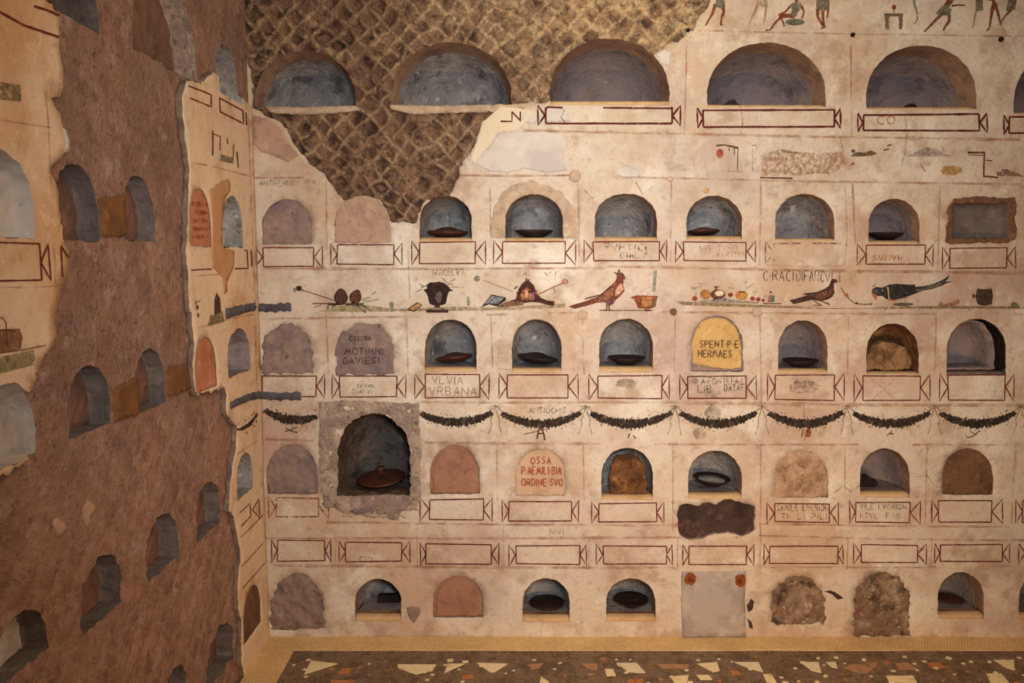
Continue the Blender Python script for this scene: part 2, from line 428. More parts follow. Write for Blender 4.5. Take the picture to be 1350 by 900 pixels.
GLY = {
 'A': [[(0, 1), (.5, 0), (1, 1)], [(.2, .64), (.8, .64)]], 'B': [[(0, 0), (0, 1), (.7, 1), (.95, .75), (.7, .48), (0, .48)], [(.7, .48), (.85, .24), (.65, 0), (0, 0)]],
 'C': [[(1, .12), (.6, 0), (.15, .25), (.05, .6), (.3, .95), (.7, 1), (1, .86)]], 'D': [[(0, 0), (0, 1), (.6, 1), (1, .65), (1, .35), (.6, 0), (0, 0)]],
 'E': [[(1, 0), (0, 0), (0, 1), (1, 1)], [(0, .5), (.75, .5)]], 'F': [[(1, 0), (0, 0), (0, 1)], [(0, .5), (.75, .5)]],
 'G': [[(1, .12), (.6, 0), (.15, .25), (.05, .6), (.3, .95), (.7, 1), (1, .86), (1, .55), (.65, .55)]], 'H': [[(0, 0), (0, 1)], [(1, 0), (1, 1)], [(0, .5), (1, .5)]],
 'I': [[(.5, 0), (.5, 1)]], 'L': [[(0, 0), (0, 1), (.9, 1)]], 'M': [[(0, 1), (.2, 0), (.5, .8), (.8, 0), (1, 1)]], 'N': [[(0, 1), (.05, 0), (.95, 1), (1, 0)]],
 'O': [_O], 'P': [[(0, 1), (0, 0), (.7, 0), (1, .25), (.7, .5), (0, .5)]], 'R': [[(0, 1), (0, 0), (.7, 0), (1, .25), (.7, .5), (0, .5)], [(.5, .5), (1, 1)]],
 'S': [[(1, .1), (.5, 0), (.08, .22), (.5, .48), (.95, .75), (.5, 1), (0, .88)]], 'T': [[(0, 0), (1, 0)], [(.5, 0), (.5, 1)]], 'V': [[(0, 0), (.5, 1), (1, 0)]],
 'Y': [[(0, 0), (.5, .5), (1, 0)], [(.5, .5), (.5, 1)]], '.': [[(0, .5), (1, .56)]], '-': [[(0, .5), (1, .5)]], 'X': [[(0, 0), (1, 1)], [(1, 0), (0, 1)]]}

# ------------------------------------------------------------------ tables of niches (measured outlines)
# open niches: key: (xl, xr, ytop, ybottom, sill, spring, material, depth, power)
NB = {
 'r1c1': (335, 468, 66, 139, 3, .12, 'soot', .34, 2.6), 'r1c2': (515, 674, 55, 137, 3, .12, 'soot', .36, 2.6), 'r1c3': (725, 882, 50, 132, 6, .12, 'soot_warm', .36, 2.6),
 'r1c4': (932, 1089, 56, 137, 4, .14, 'soot_warm', .36, 2.6), 'r1c5': (1142, 1287, 60, 140, 4, .16, 'soot_warm', .36, 2.6), 'r1c6': (1336, 1490, 64, 147, 4, .14, 'soot_warm', .36, 2.6),
 'r2c3': (553, 622, 258, 313, 6, .36, 'soot', .25, 3), 'r2c4': (666, 742, 256, 313, 5, .36, 'soot', .25, 3), 'r2c5': (784, 866, 255, 312, 5, .36, 'soot', .25, 3),
 'r2c6': (905, 978, 258, 311, 5, .34, 'soot', .25, 3), 'r2c7': (1022, 1100, 256, 314, 4, .36, 'soot', .25, 3), 'r2c8': (1145, 1212, 262, 317, 4, .36, 'soot_warm', .25, 3),
 'r3c3': (560, 628, 421, 485, 5, .4, 'soot', .25, 3), 'r3c4': (675, 740, 421, 486, 4, .4, 'soot', .25, 3), 'r3c5': (790, 861, 420, 484, 6, .4, 'soot', .25, 3),
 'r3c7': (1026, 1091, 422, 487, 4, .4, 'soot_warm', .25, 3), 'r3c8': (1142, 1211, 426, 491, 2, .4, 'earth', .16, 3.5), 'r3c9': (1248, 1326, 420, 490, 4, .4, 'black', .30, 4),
 'r4c2': (445, 541, 545, 654, 0, .5, 'soot_dark', .36, 3), 'r4c5': (793, 861, 590, 654, 4, .4, 'soot', .2, 3.5), 'r4c6': (907, 978, 594, 652, 5, .36, 'soot', .25, 3), 'r4c8': (1134, 1199, 591, 650, 5, .36, 'soot_warm', .25, 3),
 'r5c2': (468, 529, 763, 813, 5, .34, 'soot', .25, 3.2), 'r5c4': (689, 751, 762, 814, 5, .36, 'soot', .25, 3), 'r5c5': (799, 864, 762, 813, 5, .36, 'soot', .25, 3),
 'r5c9': (1236, 1297, 754, 810, 4, .36, 'soot_warm', .25, 3), 'r5c10': (1343, 1408, 754, 811, 4, .36, 'soot_warm', .25, 3)}
NLAB = {
 'r1c1': 'wide half-round niche next to the room corner, its rim in bare diamond stonework', 'r1c2': 'wide half-round niche entirely ringed by bare diamond stonework, second from corner',
 'r1c3': 'wide half-round niche with bare stonework above and bright cream plaster at its right', 'r1c4': 'wide half-round niche below the painted seated man, dark shards on its floor',
 'r1c5': 'wide half-round niche below the small painted table and striding figure', 'r1c6': 'wide half-round niche cut off by the right edge of the photo',
 'r2c3': 'small arched niche at the lower right tip of the bare stonework patch', 'r2c4': 'small arched niche ringed by rough sandy mortar above the painted mask',
 'r2c5': 'small arched niche above the red crested painted bird', 'r2c6': 'small arched niche above the painted fruit, dark red lid at its left',
 'r2c7': 'small arched niche above the painted pigeon and its inscription', 'r2c8': 'small arched niche above the long-tailed green painted bird, left of the square recess',
 'r3c3': 'small arched niche below the dark painted urn, lid leaning on its floor', 'r3c4': 'small arched niche below the painted mask, ringed by scarred mortar',
 'r3c5': 'small arched niche below the red painted bird and bowl', 'r3c7': 'small arched niche below the painted pigeon, right of the yellow slab',
 'r3c8': 'small arched niche below the green painted bird, half blocked by brown earth', 'r3c9': 'arched niche with a broken lining and a dark crescent gap at right',
 'r4c2': 'large broken niche in a square of lumpy mortar, big red lid inside', 'r4c5': 'small arched niche filled with brown earth, beside the red-lettered slab',
 'r4c6': 'small arched niche holding a chalky dish above the dark torn hole', 'r4c8': 'small arched niche with black rubble inside, between pale rubble and brown tufa fills',
 'r5c2': 'small arched niche in the bottom row between grey rubble and terracotta fills', 'r5c4': 'small arched niche in the bottom row just right of the terracotta fill',
 'r5c5': 'small arched niche in the bottom row just left of the marble slab', 'r5c9': 'small arched niche in the bottom row right of both rubble fills', 'r5c10': 'small arched niche of the bottom row cut off by the right photo edge'}
NGRP = {'r1': 'wide half-round niches in the top row of the back wall', 'r2': 'arched niches in the second row of the back wall', 'r3': 'arched niches in the third row of the back wall',
        'r4': 'arched niches in the fourth row of the back wall', 'r5': 'arched niches in the bottom row of the back wall'}
# filled niches: (xl, xr, ytop, ybottom, spring, material, recess, roughness, label)
FB = {
 'r2c1': (346, 411, 262, 322, .4, 'mauve_mortar', .004, .006, 'mauve mortar filling of the second-row niche beside the corner'),
 'r2c2': (441, 514, 258, 320, .4, 'pink_mortar', .003, .005, 'pinkish mortar filling beside the tip of the bare stonework'),
 'r3c1': (345, 412, 427, 492, .4, 'mauve_mortar', .004, .007, 'greyish mortar filling between the two grey mortar strips'),
 'r3c2': (442, 519, 425, 494, .45, 'mauve_mortar', .002, .005, 'mauve mortar filling scratched with dark lettering'),
 'r3c6': (911, 980, 416, 490, .45, 'mauve_mortar', .016, .004, 'yellow lettered slab sealing a third-row niche'),
 'r4c1': (352, 418, 586, 651, .42, 'mauve_mortar', .006, .010, 'rough mauve mortar filling left of the large broken niche'),
 'r4c3': (567, 632, 586, 651, .42, 'terracotta', .012, .001, 'smooth terracotta filling right of the large broken niche'),
 'r4c4': (680, 745, 592, 653, .42, 'buff_slab', .005, .002, 'buff slab with red painted lettering'),
 'r4c7': (1022, 1092, 594, 656, .42, 'sandy_rubble', .002, .012, 'pale rubble filling above the lettered tablets at right'),
 'r4c9': (1242, 1309, 591, 652, .42, 'brown_tufa_slab', .008, .004, 'brown tufa slab sealing the fourth-row niche at far right'),
 'r5c1': (357, 427, 756, 829, .34, 'mauve_mortar', .002, .022, 'big jagged grey rubble filling in the bottom corner'),
 'r5c3': (571, 637, 759, 814, .42, 'terracotta', .012, .001, 'terracotta tile sealing a bottom-row niche'),
 'r5c7': (1016, 1087, 759, 822, .42, 'rubble', .006, .018, 'rubble filling just right of the marble slab'),
 'r5c8': (1126, 1200, 754, 838, .5, 'rubble', .006, .020, 'taller rubble filling that reaches down to the floor'),
}
HOLE = [(894, 667), (905, 664), (918, 666), (930, 662), (945, 665), (952, 660), (962, 656), (970, 660), (980, 662), (996, 668), (994, 690), (996, 700), (978, 706), (960, 702), (940, 704), (925, 710), (908, 711), (896, 706), (893, 690)]
RECT = [(1256, 268), (1329, 268), (1329, 314), (1255, 314)]
MAS = [(318, -60), (318, 60), (331, 100), (333, 141), (345, 148), (362, 158), (378, 170), (386, 186), (400, 205), (418, 222), (430, 234), (441, 248), (452, 262), (480, 275), (500, 262),
       (512, 284), (516, 294), (535, 292), (549, 293), (552, 282), (557, 270), (566, 262), (580, 272), (600, 272), (592, 258), (600, 246), (604, 235), (606, 222), (612, 212), (619, 203), (624, 193), (630, 182), (645, 166), (655, 156), (668, 149), (690, 142), (706, 138),
       (724, 134), (760, 120), (840, 90), (866, 70), (886, 58), (900, 50), (912, 38), (922, 22), (932, 8), (960, -60)]

# left wall: (xl, ybl, xr, ybr, xa, ya, material, depth, power, spring, label)
NL = {
 'l1a': (50, -4, 140, 44, 95, -75, 'tufa_niche', .12, 10, .1, 'half-round dark niche at the top edge of the left wall'),
 'l1b': (183, 64, 266, 110, 228, -38, 'tufa_niche', .085, 10, .1, 'half-round niche of the left wall with a whitish broken far side'),
 'l1c': (290, 122, 320, 138, 304, 60, 'soot', .2, 3, .2, 'narrow-looking half-round niche of the left wall beside the corner'),
 'l2k': (-48, 312, 47, 313, 6, 196, 'white_back', .05, 6, .4, 'shallow whitewashed niche at the left edge of the photo, upper one'),
 'l2a': (83, 316, 140, 319, 112, 217, 'tufa_niche', 0.07, 10, .4, 'upper brown niche of the left wall, left of its pair'),
 'l2b': (173, 317, 212, 319, 191, 232, 'tufa_niche', 0.065, 10, .4, 'upper brown niche of the left wall, right of its pair'),
 'l2n': (295, 325, 321, 327, 306, 258, 'soot', .12, 3, .4, 'grey niche in the ochre plaster strip beside a pink lettered slab'),
 'l3l': (-45, 640, 57, 594, 16, 504, 'white_back', .06, 6, .4, 'shallow whitewashed niche at the left edge of the photo, lower one'),
 'l3c': (101, 579, 154, 556, 125, 482, 'tufa_niche', 0.07, 10, .4, 'middle brown niche of the left wall, left of its pair'),
 'l3d': (188, 547, 226, 528, 206, 460, 'tufa_niche', 0.065, 10, .4, 'middle brown niche of the left wall, right of its pair'),
 'l3p': (301, 500, 330, 486, 315, 433, 'soot_warm', .10, 4, .4, 'mauve niche in the ochre plaster strip between the grey mortar strips'),
 'l4e': (117, 838, 169, 792, 146, 729, 'tufa_niche', 0.075, 10, .4, 'largest and lowest of three brown niches in a slanting row'),
 'l4f': (201, 764, 242, 736, 221, 677, 'tufa_niche', 0.075, 10, .4, 'middle one of three brown niches in a slanting row'),
 'l4g': (265, 710, 297, 692, 281, 635, 'tufa_niche', 0.07, 10, .4, 'smallest and highest of three brown niches in a slanting row'),
 'l4q': (313, 659, 334, 644, 322, 597, 'soot', .12, 3, .4, 'grey niche in the ochre plaster strip below the painted garland'),
 'l5h': (2, 902, 72, 862, 36, 808, 'white_back', .07, 10, .4, 'bottom left niche with a whitewashed back'),
 'l5i': (222, 935, 252, 908, 238, 880, 'tufa_niche', .07, 10, .4, 'niche cut by the bottom edge of the photo'),
 'l5j': (280, 905, 314, 868, 298, 823, 'tufa_niche', 0.08, 10, .4, 'dark bottom niche at the edge of the ochre plaster strip')}
FLFT = {
 'l2m': (252, 325, 279, 325, 262, 249, 'pink_slab', 'reddish slab with red lettering in the ochre strip'),
 'l3o': (259, 518, 286, 508, 270, 444, 'pink_slab', 'faded pink slab in the ochre strip below the first one'),
 'l5r': (322, 846, 344, 822, 333, 771, 'brown_tufa_slab', 'brown filling of the lowest niche in the ochre strip')}
MASL = [(40, -120), (58, -12), (66, 6), (77, 22), (77, 45), (80, 70), (84, 100), (84, 118), (78, 128), (70, 130), (78, 150), (83, 165), (88, 176), (93, 195), (86, 203), (71, 215), (67, 225), (73, 240), (77, 255), (75, 262), (80, 285), (84, 310), (86, 318), (90, 335),
        (91, 348), (83, 370), (79, 385), (75, 402), (73, 420), (74, 445), (70, 455), (58, 470), (51, 484), (47, 498), (20, 560), (40, 606), (20, 618), (0, 630), (-60, 668), (-260, 780), (-400, 1250), (250, 1010), (322, 893), (318, 872), (318, 850), (318, 818), (313, 802), (314, 765), (317, 735),
        (313, 702), (308, 680), (302, 672), (303, 642), (308, 602), (311, 590), (312, 560), (304, 555), (297, 540), (299, 522), (296, 512), (283, 515), (260, 520), (256, 515), (253, 482), (256, 456), (255, 440), (252, 415), (249, 390), (249, 365), (246, 345),
        (246, 320), (247, 300), (247, 275), (248, 250), (250, 225), (247, 200), (243, 175), (240, 150), (241, 125), (246, 108), (258, 108), (268, 106), (275, 101), (283, 97), (291, 102), (300, 118), (318, 128), (334, 140), (345, 140), (345, -80)]

def arch_left(xl, ybl, xr, ybr, xa, ya, spring, n=22):
    ul, vl = uv_left(xl, ybl); ur, vr = uv_left(xr, ybr); ua, vt = uv_left(xa, ya)
    vb = (vl+vr)/2; uc, r = (ul+ur)/2, (ur-ul)/2; vs = vb+spring*(vt-vb)
    pts = [(ul, vb)]
    for k in range(n+1):
        a = math.pi*(1-k/n); pts.append((uc+r*math.cos(a), vs+(vt-vs)*math.sin(a)))
    pts.append((ur, vb))
    return pts

ARCH_B, OPENB = {}, {}
for i, (k, t) in enumerate(NB.items()):
    xl, xr, yt, yb, si, sp = t[:6]
    sq = 2.05
    full = pxpoly(WB, arch_px(xl, xr, yt, yb+si, sp*.95+si/(yb-yt), sq=sq))
    jit = .003 if k not in ('r4c2', 'r1c1', 'r1c2', 'r1c3') else .009 if k == 'r4c2' else .005
    ARCH_B[k] = densify(full, .014, jit, i*3)
FILL_B = {}
for i, (k, t) in enumerate(FB.items()):
    jit = .004 if t[5] not in ('rubble',) and k not in ('r5c1', 'r3c2', 'r3c1') else .014
    FILL_B[k] = densify(pxpoly(WB, arch_px(t[0], t[1], t[2], t[3], t[4])), .012, jit, 100+i)
HOLE_UV = densify(pxpoly(WB, HOLE), .012, .007, 7)
RECT_UV = densify(pxpoly(WB, RECT), .012, .004, 9)
MAS_UV = densify(pxpoly(WB, MAS), .016, .012, 11)
ARCH_L = {k: densify(arch_left(*t[:6], t[9]), .014, .006, 200+i) for i, (k, t) in enumerate(NL.items())}
FILL_L = {k: densify(arch_left(*t[:6], .4), .014, .003, 300+i) for i, (k, t) in enumerate(FLFT.items())}
MASL_UV = densify(pxpoly(WL, MASL), .02, .014, 12)

def in_any(P, polys):
    r = np.zeros(len(P), bool); P = np.asarray(P)
    for q in polys:
        A = np.asarray(q); lo, hi = A.min(0), A.max(0)
        m = (P[:, 0] >= lo[0]) & (P[:, 0] <= hi[0]) & (P[:, 1] >= lo[1]) & (P[:, 1] <= hi[1])
        if m.any(): r[m] |= inside(P[m], q)
    return r

# ------------------------------------------------------------------ floor
fl = obj('floor', [(XL-.05, -2.9, 0), (3.2, -2.9, 0), (3.2, .05, 0), (XL-.05, .05, 0)], [[0, 1, 2, 3]], M['floor_dark'], None, False)
tag(fl, 'dark mortar floor set with pale marble chips', 'floor', None, 'structure')
bw, bl = .128, .150
bv, n = [], 0
outer = [(XL, 0), (3.2, 0)]
def strip(pts_in, pts_out, name, label):
    k = len(pts_in); v = [(x, y, .003) for x, y in pts_in]+[(x, y, .003) for x, y in pts_out]+[(x, y, 0) for x, y in pts_in]
    f = [[i, i+1, k+i+1, k+i] for i in range(k-1)]+[[2*k+i, 2*k+i+1, i+1, i] for i in range(k-1)]
    o = obj(name, v, f, M['mosaic'], fl, False); o['label'] = label
xs = np.linspace(XL+bl, 3.2, 60)
inn = [(XL+bl+.004*noise.noise((0, y*4, 1)), y) for y in np.linspace(-2.9, -bw, 50)]+[(x, -bw+.004*noise.noise((x*3, 0, 2))) for x in xs[1:]]
out = [(XL, y) for y in np.linspace(-2.9, 0, 50)]+[(x, 0) for x in np.linspace(XL, 3.2, 60)[1:]]
strip(inn, out, 'mosaic_border', 'ochre mosaic border strip along both walls')

# ------------------------------------------------------------------ back wall
BOX = densify([(XL-.07, -.02), (3.1, -.02), (3.1, 3.75), (XL-.07, 3.75)], .05)
OPEN_POLY = list(ARCH_B.values())
FILL_POLY = list(FILL_B.values())
MBOX = np.array(MAS_UV)
def keep_plaster(P):
    return inside(P, BOX) & ~in_any(P, [MAS_UV]) & ~in_any(P, OPEN_POLY+FILL_POLY+[HOLE_UV, RECT_UV])
def keep_mas(P): return in_any(P, [MAS_UV]) & inside(P, BOX) & ~in_any(P, OPEN_POLY+FILL_POLY)
skip_open = lambda P: in_any(P, OPEN_POLY)
wall_back = sheet('wall_back', WB, [BOX, MAS_UV]+OPEN_POLY+FILL_POLY+[HOLE_UV, RECT_UV], keep_plaster, .03, WB.h, [M['plaster'], M['plaster_edge']], None, .035, skip_open)
tag(wall_back, 'painted plaster back wall with rows of arched niches', 'wall', None, 'structure')

CELL = .068
def mas_cell(u, v):
    wu = u+.030*noise.noise((u*6, v*6, 2))+.014*noise.noise((u*19, v*19, 3)); wv = v+.030*noise.noise((u*6, v*6, 12))+.014*noise.noise((u*19, v*19, 13))
    a, b = (wu+wv)/1.4142/CELL, (wv-wu)/1.4142/CELL
    i, j = math.floor(a), math.floor(b); fa, fb = a-i, b-j
    return i, j, min(fa, 1-fa, fb, 1-fb)
def sstep(x, a, b): t = min(1, max(0, (x-a)/(b-a))); return t*t*(3-2*t)
def mas_cover(u, v): return sstep(u+.8*(v-2.35)+.5*noise.noise((u*2.2, v*2.2, 4)), -.25, .7)     # old mortar that still clings; upper right paler, lamp brightness put into colour
def mas_h(u, v):
    i, j, m = mas_cell(u, v); r = random.Random(i*911+j*37).random(); r2 = random.Random(i*17+j*531).random()
    c = mas_cover(u, v)
    amp = (-.034+.044*r)*(1-c)+(.004+.026*r)*c
    edge = .05+.14*r2
    h = sstep(m, edge, edge+.22)*amp
    h += .017*fbm(u*24, v*24, 3, 4)+.024*fbm(u*8, v*8, 8, 2)+.010*fbm(u*58, v*58, 5, 2)
    return -.018+h
def mas_mortar(u, v):
    i, j, m = mas_cell(u, v); c = mas_cover(u, v)
    line = 1-sstep(m, .02, .13)
    patchy = sstep(noise.noise((u*5, v*5, 21))+.3*noise.noise((u*17, v*17, 2)), -.35, .25)
    return max(0, min(1, line*(.16+.46*patchy+.15*c)+c*(.5+.9*noise.noise((u*14, v*14, 6)))))
def mas_stone(u, v):
    i, j, m = mas_cell(u, v); return random.Random(i*71+j*1313).random()
mas = sheet('exposed_stonework', WB, [MAS_UV, BOX]+[ARCH_B[k] for k in ('r1c1', 'r1c2', 'r1c3', 'r2c3')]+[FILL_B['r2c2'], FILL_B['r2c1']], keep_mas, .0075, mas_h, M['masonry'], wall_back, .05, None,
            {'mortar': mas_mortar, 'stone': mas_stone})
mas['label'] = 'bare diamond-set tufa stonework where plaster fell away'

def rough_h(W, base, amp, sc, seed): return lambda u, v: W.h(u, v)+base+amp*fbm(u*sc, v*sc, seed, 4)*2
def patch(name, W, poly_uv, base, amp, sc, mat, parent, label=None, holes=(), step=.008, thick=.02, seed=1):
    hl = list(holes)
    kp = lambda P: inside(P, poly_uv) & ~in_any(P, hl)
    o = sheet(name, W, [poly_uv]+hl, kp, step, rough_h(W, base, amp, sc, seed), mat, parent, thick)
    if label: o['label'] = label
    return o
patch('torn_hole', WB, densify(pxpoly(WB, [(x+(2 if x > 945 else -2), y+(2 if y > 685 else -2)) for x, y in HOLE]), .012), -.022, .010, 22, M['dark_tufa'], wall_back, 'dark torn hole where a tablet broke out of the plaster')

# ------------------------------------------------------------------ niches
def lining(name, W, poly, vfloor, depth, power, mat, label, group, w0=None, rings=11, seed=0, floor_in=.0, cat='niche', rim=None, nrim=1, hfn=None):
    hfn = hfn or W.h
    poly = np.array(poly); uc = (poly[:, 0].min()+poly[:, 0].max())/2; n = len(poly)
    vb = poly[:, 1].min()
    verts, faces, fm = [], [], []
    for r in range(rings+1):
        ph = math.pi/2*r/rings
        sc = max(0.0, math.cos(ph))**(2/power); d = depth*math.sin(ph)**(2/power)
        if r == rings: sc = 0
        hv = [hfn(*p) if w0 is None else w0 for p in map(tuple, poly)] if r == 0 else hv
        for (u, v), hh in zip(poly, hv):
            low = v < vfloor
            vv = max(v, vfloor)
            uu = uc+(u-uc)*sc; ww = vfloor+(vv-vfloor)*sc
            dd = d
            if low: dd = max(d, floor_in)
            if r > 0:
                k = .012*fbm(uu*14, ww*14, d*14+seed, 3)*min(1, r/2)
                if ww > vfloor+.004:
                    uu -= math.copysign(abs(k), uu-uc); ww -= abs(k)*.8
                dd = max(dd+k, 0.001)
            verts.append(W.P(uu, ww, (hh if r == 0 and not low else hh*(1-r/rings))-dd))
    for r in range(rings):
        for k in range(n):
            a, b = r*n+k, r*n+(k+1) % n
            faces.append([a, b, b+n, a+n]); fm.append(1 if r < nrim else 0)
    if rim:
        cut = nrim*n; o = obj(name, verts[cut:], [[i-cut for i in f] for f, q in zip(faces, fm) if not q], mat, None, True)
        obj('reveal', verts[:cut+n], [f for f, q in zip(faces, fm) if q], rim, o, True)
    else: o = obj(name, verts, faces, mat, None, True)
    tag(o, label, cat, group)
    return o

NICHE = {}
def surf(poly, mask_poly, hm, hw):
    msk = in_any(np.array(poly), [mask_poly]); d = {tuple(p): (hm if m else hw)(*p) for p, m in zip(poly, msk)}
    return lambda u, v: d[(u, v)]
def mas_edge(u, v): return -.012+.010*fbm(u*8, v*8, 8, 2)
for i, (k, t) in enumerate(NB.items()):
    xl, xr, yt, yb, si, sp, mt, dep, pw = t
    vf = uv_back((xl+xr)/2, yb)[1]
    stone = k in ('r1c1', 'r1c2')
    o = lining('niche', WB, ARCH_B[k], vf, dep, pw, M[mt], NLAB[k], NGRP[k[:2]], None, hfn=surf(ARCH_B[k], MAS_UV, mas_edge, WB.h), seed=i*1.7, floor_in=.03 if si else .012, rim=None if mt in ('earth', 'black') else M['rubble_reveal'] if k == 'r4c2' else M['rim_plaster'], nrim=2 if k[:2] == 'r1' or k == 'r4c2' else 1)
    NICHE[k] = o
    if si:
        ul, v0 = uv_back(xl-1, yb+si); ur = uv_back(xr+1, yb+si)[0]
        ns = 14; vv, ff = [], []
        for s in range(ns+1):
            u = ul+(ur-ul)*s/ns; e = .0016*noise.noise((u*30, i, 2)); hb = (WB.h(u, v0) if not stone else -.012)+.001
            for (dw, dz) in ((-.05, v0-.004), (hb, v0-.002+e), (hb-.006, v0+(vf-v0)*.5+e), (hb-.018, v0+(vf-v0)*.9+e), (hb-.034, vf+.0006), (-.05, vf+.0006)):
                vv.append(WB.P(u, dz, dw))
        for s in range(ns):
            for q in range(6):
                a, b = s*6+q, s*6+(q+1) % 6; ff.append([a, b, b+6, a+6])
        ff.append([5, 4, 3, 2, 1, 0]); ff.append([ns*6+q for q in range(6)])
        so = obj('sill', vv, ff, M['sill'] if k not in ('r1c1', 'r1c2', 'r3c9') else M['plaster_edge'], o, True)

# broken inner lining of the niche with the dark crescent
pl = arch_px(1251, 1313, 423, 487, .42)
pl_uv = densify(pxpoly(WB, pl), .012, .005, 77)
def shell(name, W, poly, vfloor, depth, power, mat, parent, w0, th=.008):
    o = lining(name, W, poly, vfloor, depth, power, mat, None, None, w0, seed=4)
    for k in ('category', 'group', 'label'):
        if k in o.keys(): del o[k]
    o.location = o.location-parent.location; o.parent = parent
    sm = o.modifiers.new('thickness', 'SOLIDIFY'); sm.thickness = th; sm.offset = 0
    return o
sh = shell('inner_lining', WB, pl_uv, uv_back(1280, 487)[1], .2, 3, M['soot_warm'], NICHE['r3c9'], -.018)
sh['label'] = 'broken mauve inner lining'

# square recess
rect_v = [WB.P(u, v, WB.h(u, v)) for u, v in RECT_UV]; nr = len(rect_v)
cu, cv = np.mean(RECT_UV, 0)
for dep, sc in ((.03, .97), (.045, .93), (.05, .5), (.05, 0)):
    rect_v += [WB.P(cu+(u-cu)*sc, cv+(v-cv)*sc, -dep+.004*fbm(u*20, v*20, dep*50)) for u, v in RECT_UV]
rect_f = [[r*nr+k, r*nr+(k+1) % nr, (r+1)*nr+(k+1) % nr, (r+1)*nr+k] for r in range(4) for k in range(nr)]
rc = obj('square_recess', rect_v, rect_f, nmat('dull_mauve_recess', '#6e625e', [('#4d4446', 7, .45, .64, .9), ('#8b7b72', 14, .52, .68, .6)], [(20, .006)]))
tag(rc, 'square recess framed by brown mortar above the far right tablet', 'niche', NGRP['r2'])
patch('mortar_frame', WB, densify(pxpoly(WB, [(1256, 262), (1275, 260), (1300, 259), (1320, 261), (1336, 261), (1340, 270), (1336, 285), (1339, 300), (1337, 316), (1325, 320), (1290, 320), (1252, 322), (1246, 318), (1247, 300), (1250, 285), (1247, 280), (1251, 272)]), .01, .006, 3),
      .004, .004, 30, M['brown_tufa_slab'], rc, 'brown mortar frame', [RECT_UV])

# lumpy mortar around the large niche, rings around two others
patch('mortar_surround', WB, densify(pxpoly(WB, [(420, 530), (450, 528), (490, 529), (530, 531), (553, 532), (553, 560), (556, 590), (553, 620), (555, 650), (552, 672), (530, 674), (524, 685), (512, 683), (500, 682), (480, 680), (455, 676), (445, 670), (428, 668), (424, 640), (420, 600), (422, 560)]), .01, .006, 5),
      .004, .007, 20, M['pale_mortar'], NICHE['r4c2'], 'lumpy pale mortar square', [ARCH_B['r4c2']])
patch('sill_stone', WB, densify(pxpoly(WB, [(446, 656), (475, 654), (515, 652), (540, 655), (545, 664), (532, 670), (520, 677), (500, 678), (474, 675), (450, 674), (441, 668)]), .01, .004, 6), .006, .008, 22, M['mauve_mortar'], NICHE['r4c2'], 'broken mauve stone below the opening')
for k, pts in (('r2c4', [(648, 313), (648, 290), (653, 270), (662, 254), (678, 243), (700, 238), (722, 243), (740, 253), (753, 270), (759, 290), (763, 314)]),
               ('r3c4', [(657, 487), (657, 460), (661, 437), (670, 418), (688, 408), (708, 404), (728, 408), (744, 418), (754, 437), (758, 460), (758, 487)])):
    patch('mortar_ring', WB, densify(pxpoly(WB, pts), .012, .006, 8), .004 if k == 'r2c4' else .002, .004, 26, M['ring_mortar'] if k == 'r2c4' else M['plaster'], NICHE[k], 'rough mortar ring', [ARCH_B[k]], thick=.01)
patch('mortar_panel', WB, densify(pxpoly(WB, [(1008, 245), (1060, 240), (1115, 246), (1117, 300), (1114, 350), (1060, 352), (1010, 349), (1006, 300)]), .012, .005, 8), .001, .0015, 22, M['plaster'], NICHE['r2c7'], 'scraped plaster panel', [ARCH_B['r2c7']], thick=.006)

# filled niches
SLAB = {}
for i, (k, t) in enumerate(FB.items()):
    xl, xr, yt, yb, sp, mt, rec, amp, lab = t
    sc = 16 if amp > .008 else 24
    o = patch('niche_filling', WB, FILL_B[k], -rec, amp, sc, M[mt], None, lab, seed=i*2.3, thick=.03)
    tag(o, None, 'niche filling', 'fillings of the ' + {'2': 'second', '3': 'third', '4': 'fourth', '5': 'bottom'}[k[1]] + '-row niches'); SLAB[k] = o
    if k == 'r3c6':
        o['label'] = 'yellow lettered slab set in mauve mortar, sealing a third-row niche'
        patch('inscribed_slab', WB, densify(pxpoly(WB, [(914, 480), (913, 455), (918, 436), (926, 424), (940, 419), (955, 420), (968, 427), (975, 440), (978, 460), (978, 484), (966, 487), (940, 484)]), .012, .004, 3), -.010, .003, 30, M['yellow_slab'], o, 'yellow lettered slab')
    if k in ('r4c3', 'r5c3'):
        patch('inset_tile', WB, densify(pxpoly(WB, arch_px(xl+4, xr-3, yt+5, yb-1, sp)), .012, .003, 3), -.007, .0006, 30, M['terracotta'], o)

# filling inside the earth-blocked niches
for k, pts, mt, lab in (('r3c8', [(1146, 490), (1152, 470), (1160, 458), (1172, 452), (1190, 455), (1203, 462), (1208, 480), (1206, 489)], 'yellow_slab', 'heap of yellowish rubble in the half-blocked third-row niche'),
                        ('r4c5', [(806, 653), (804, 632), (807, 615), (814, 604), (830, 600), (844, 605), (851, 617), (854, 640), (854, 653)], 'earth', 'brown earth blocking the niche right of the red-lettered slab')):
    if k == 'r3c8':
        o = patch('rubble_heap', WB, densify(pxpoly(WB, pts), .01, .006, 5), -.05, .02, 18, M['earth_light'], None, lab, thick=.05)
    else:
        o = patch('earth_plug', WB, densify(pxpoly(WB, pts), .01, .006, 5), -.028, .012, 18, M['earth'], None, lab, thick=.02)
    tag(o, None, 'rubble')

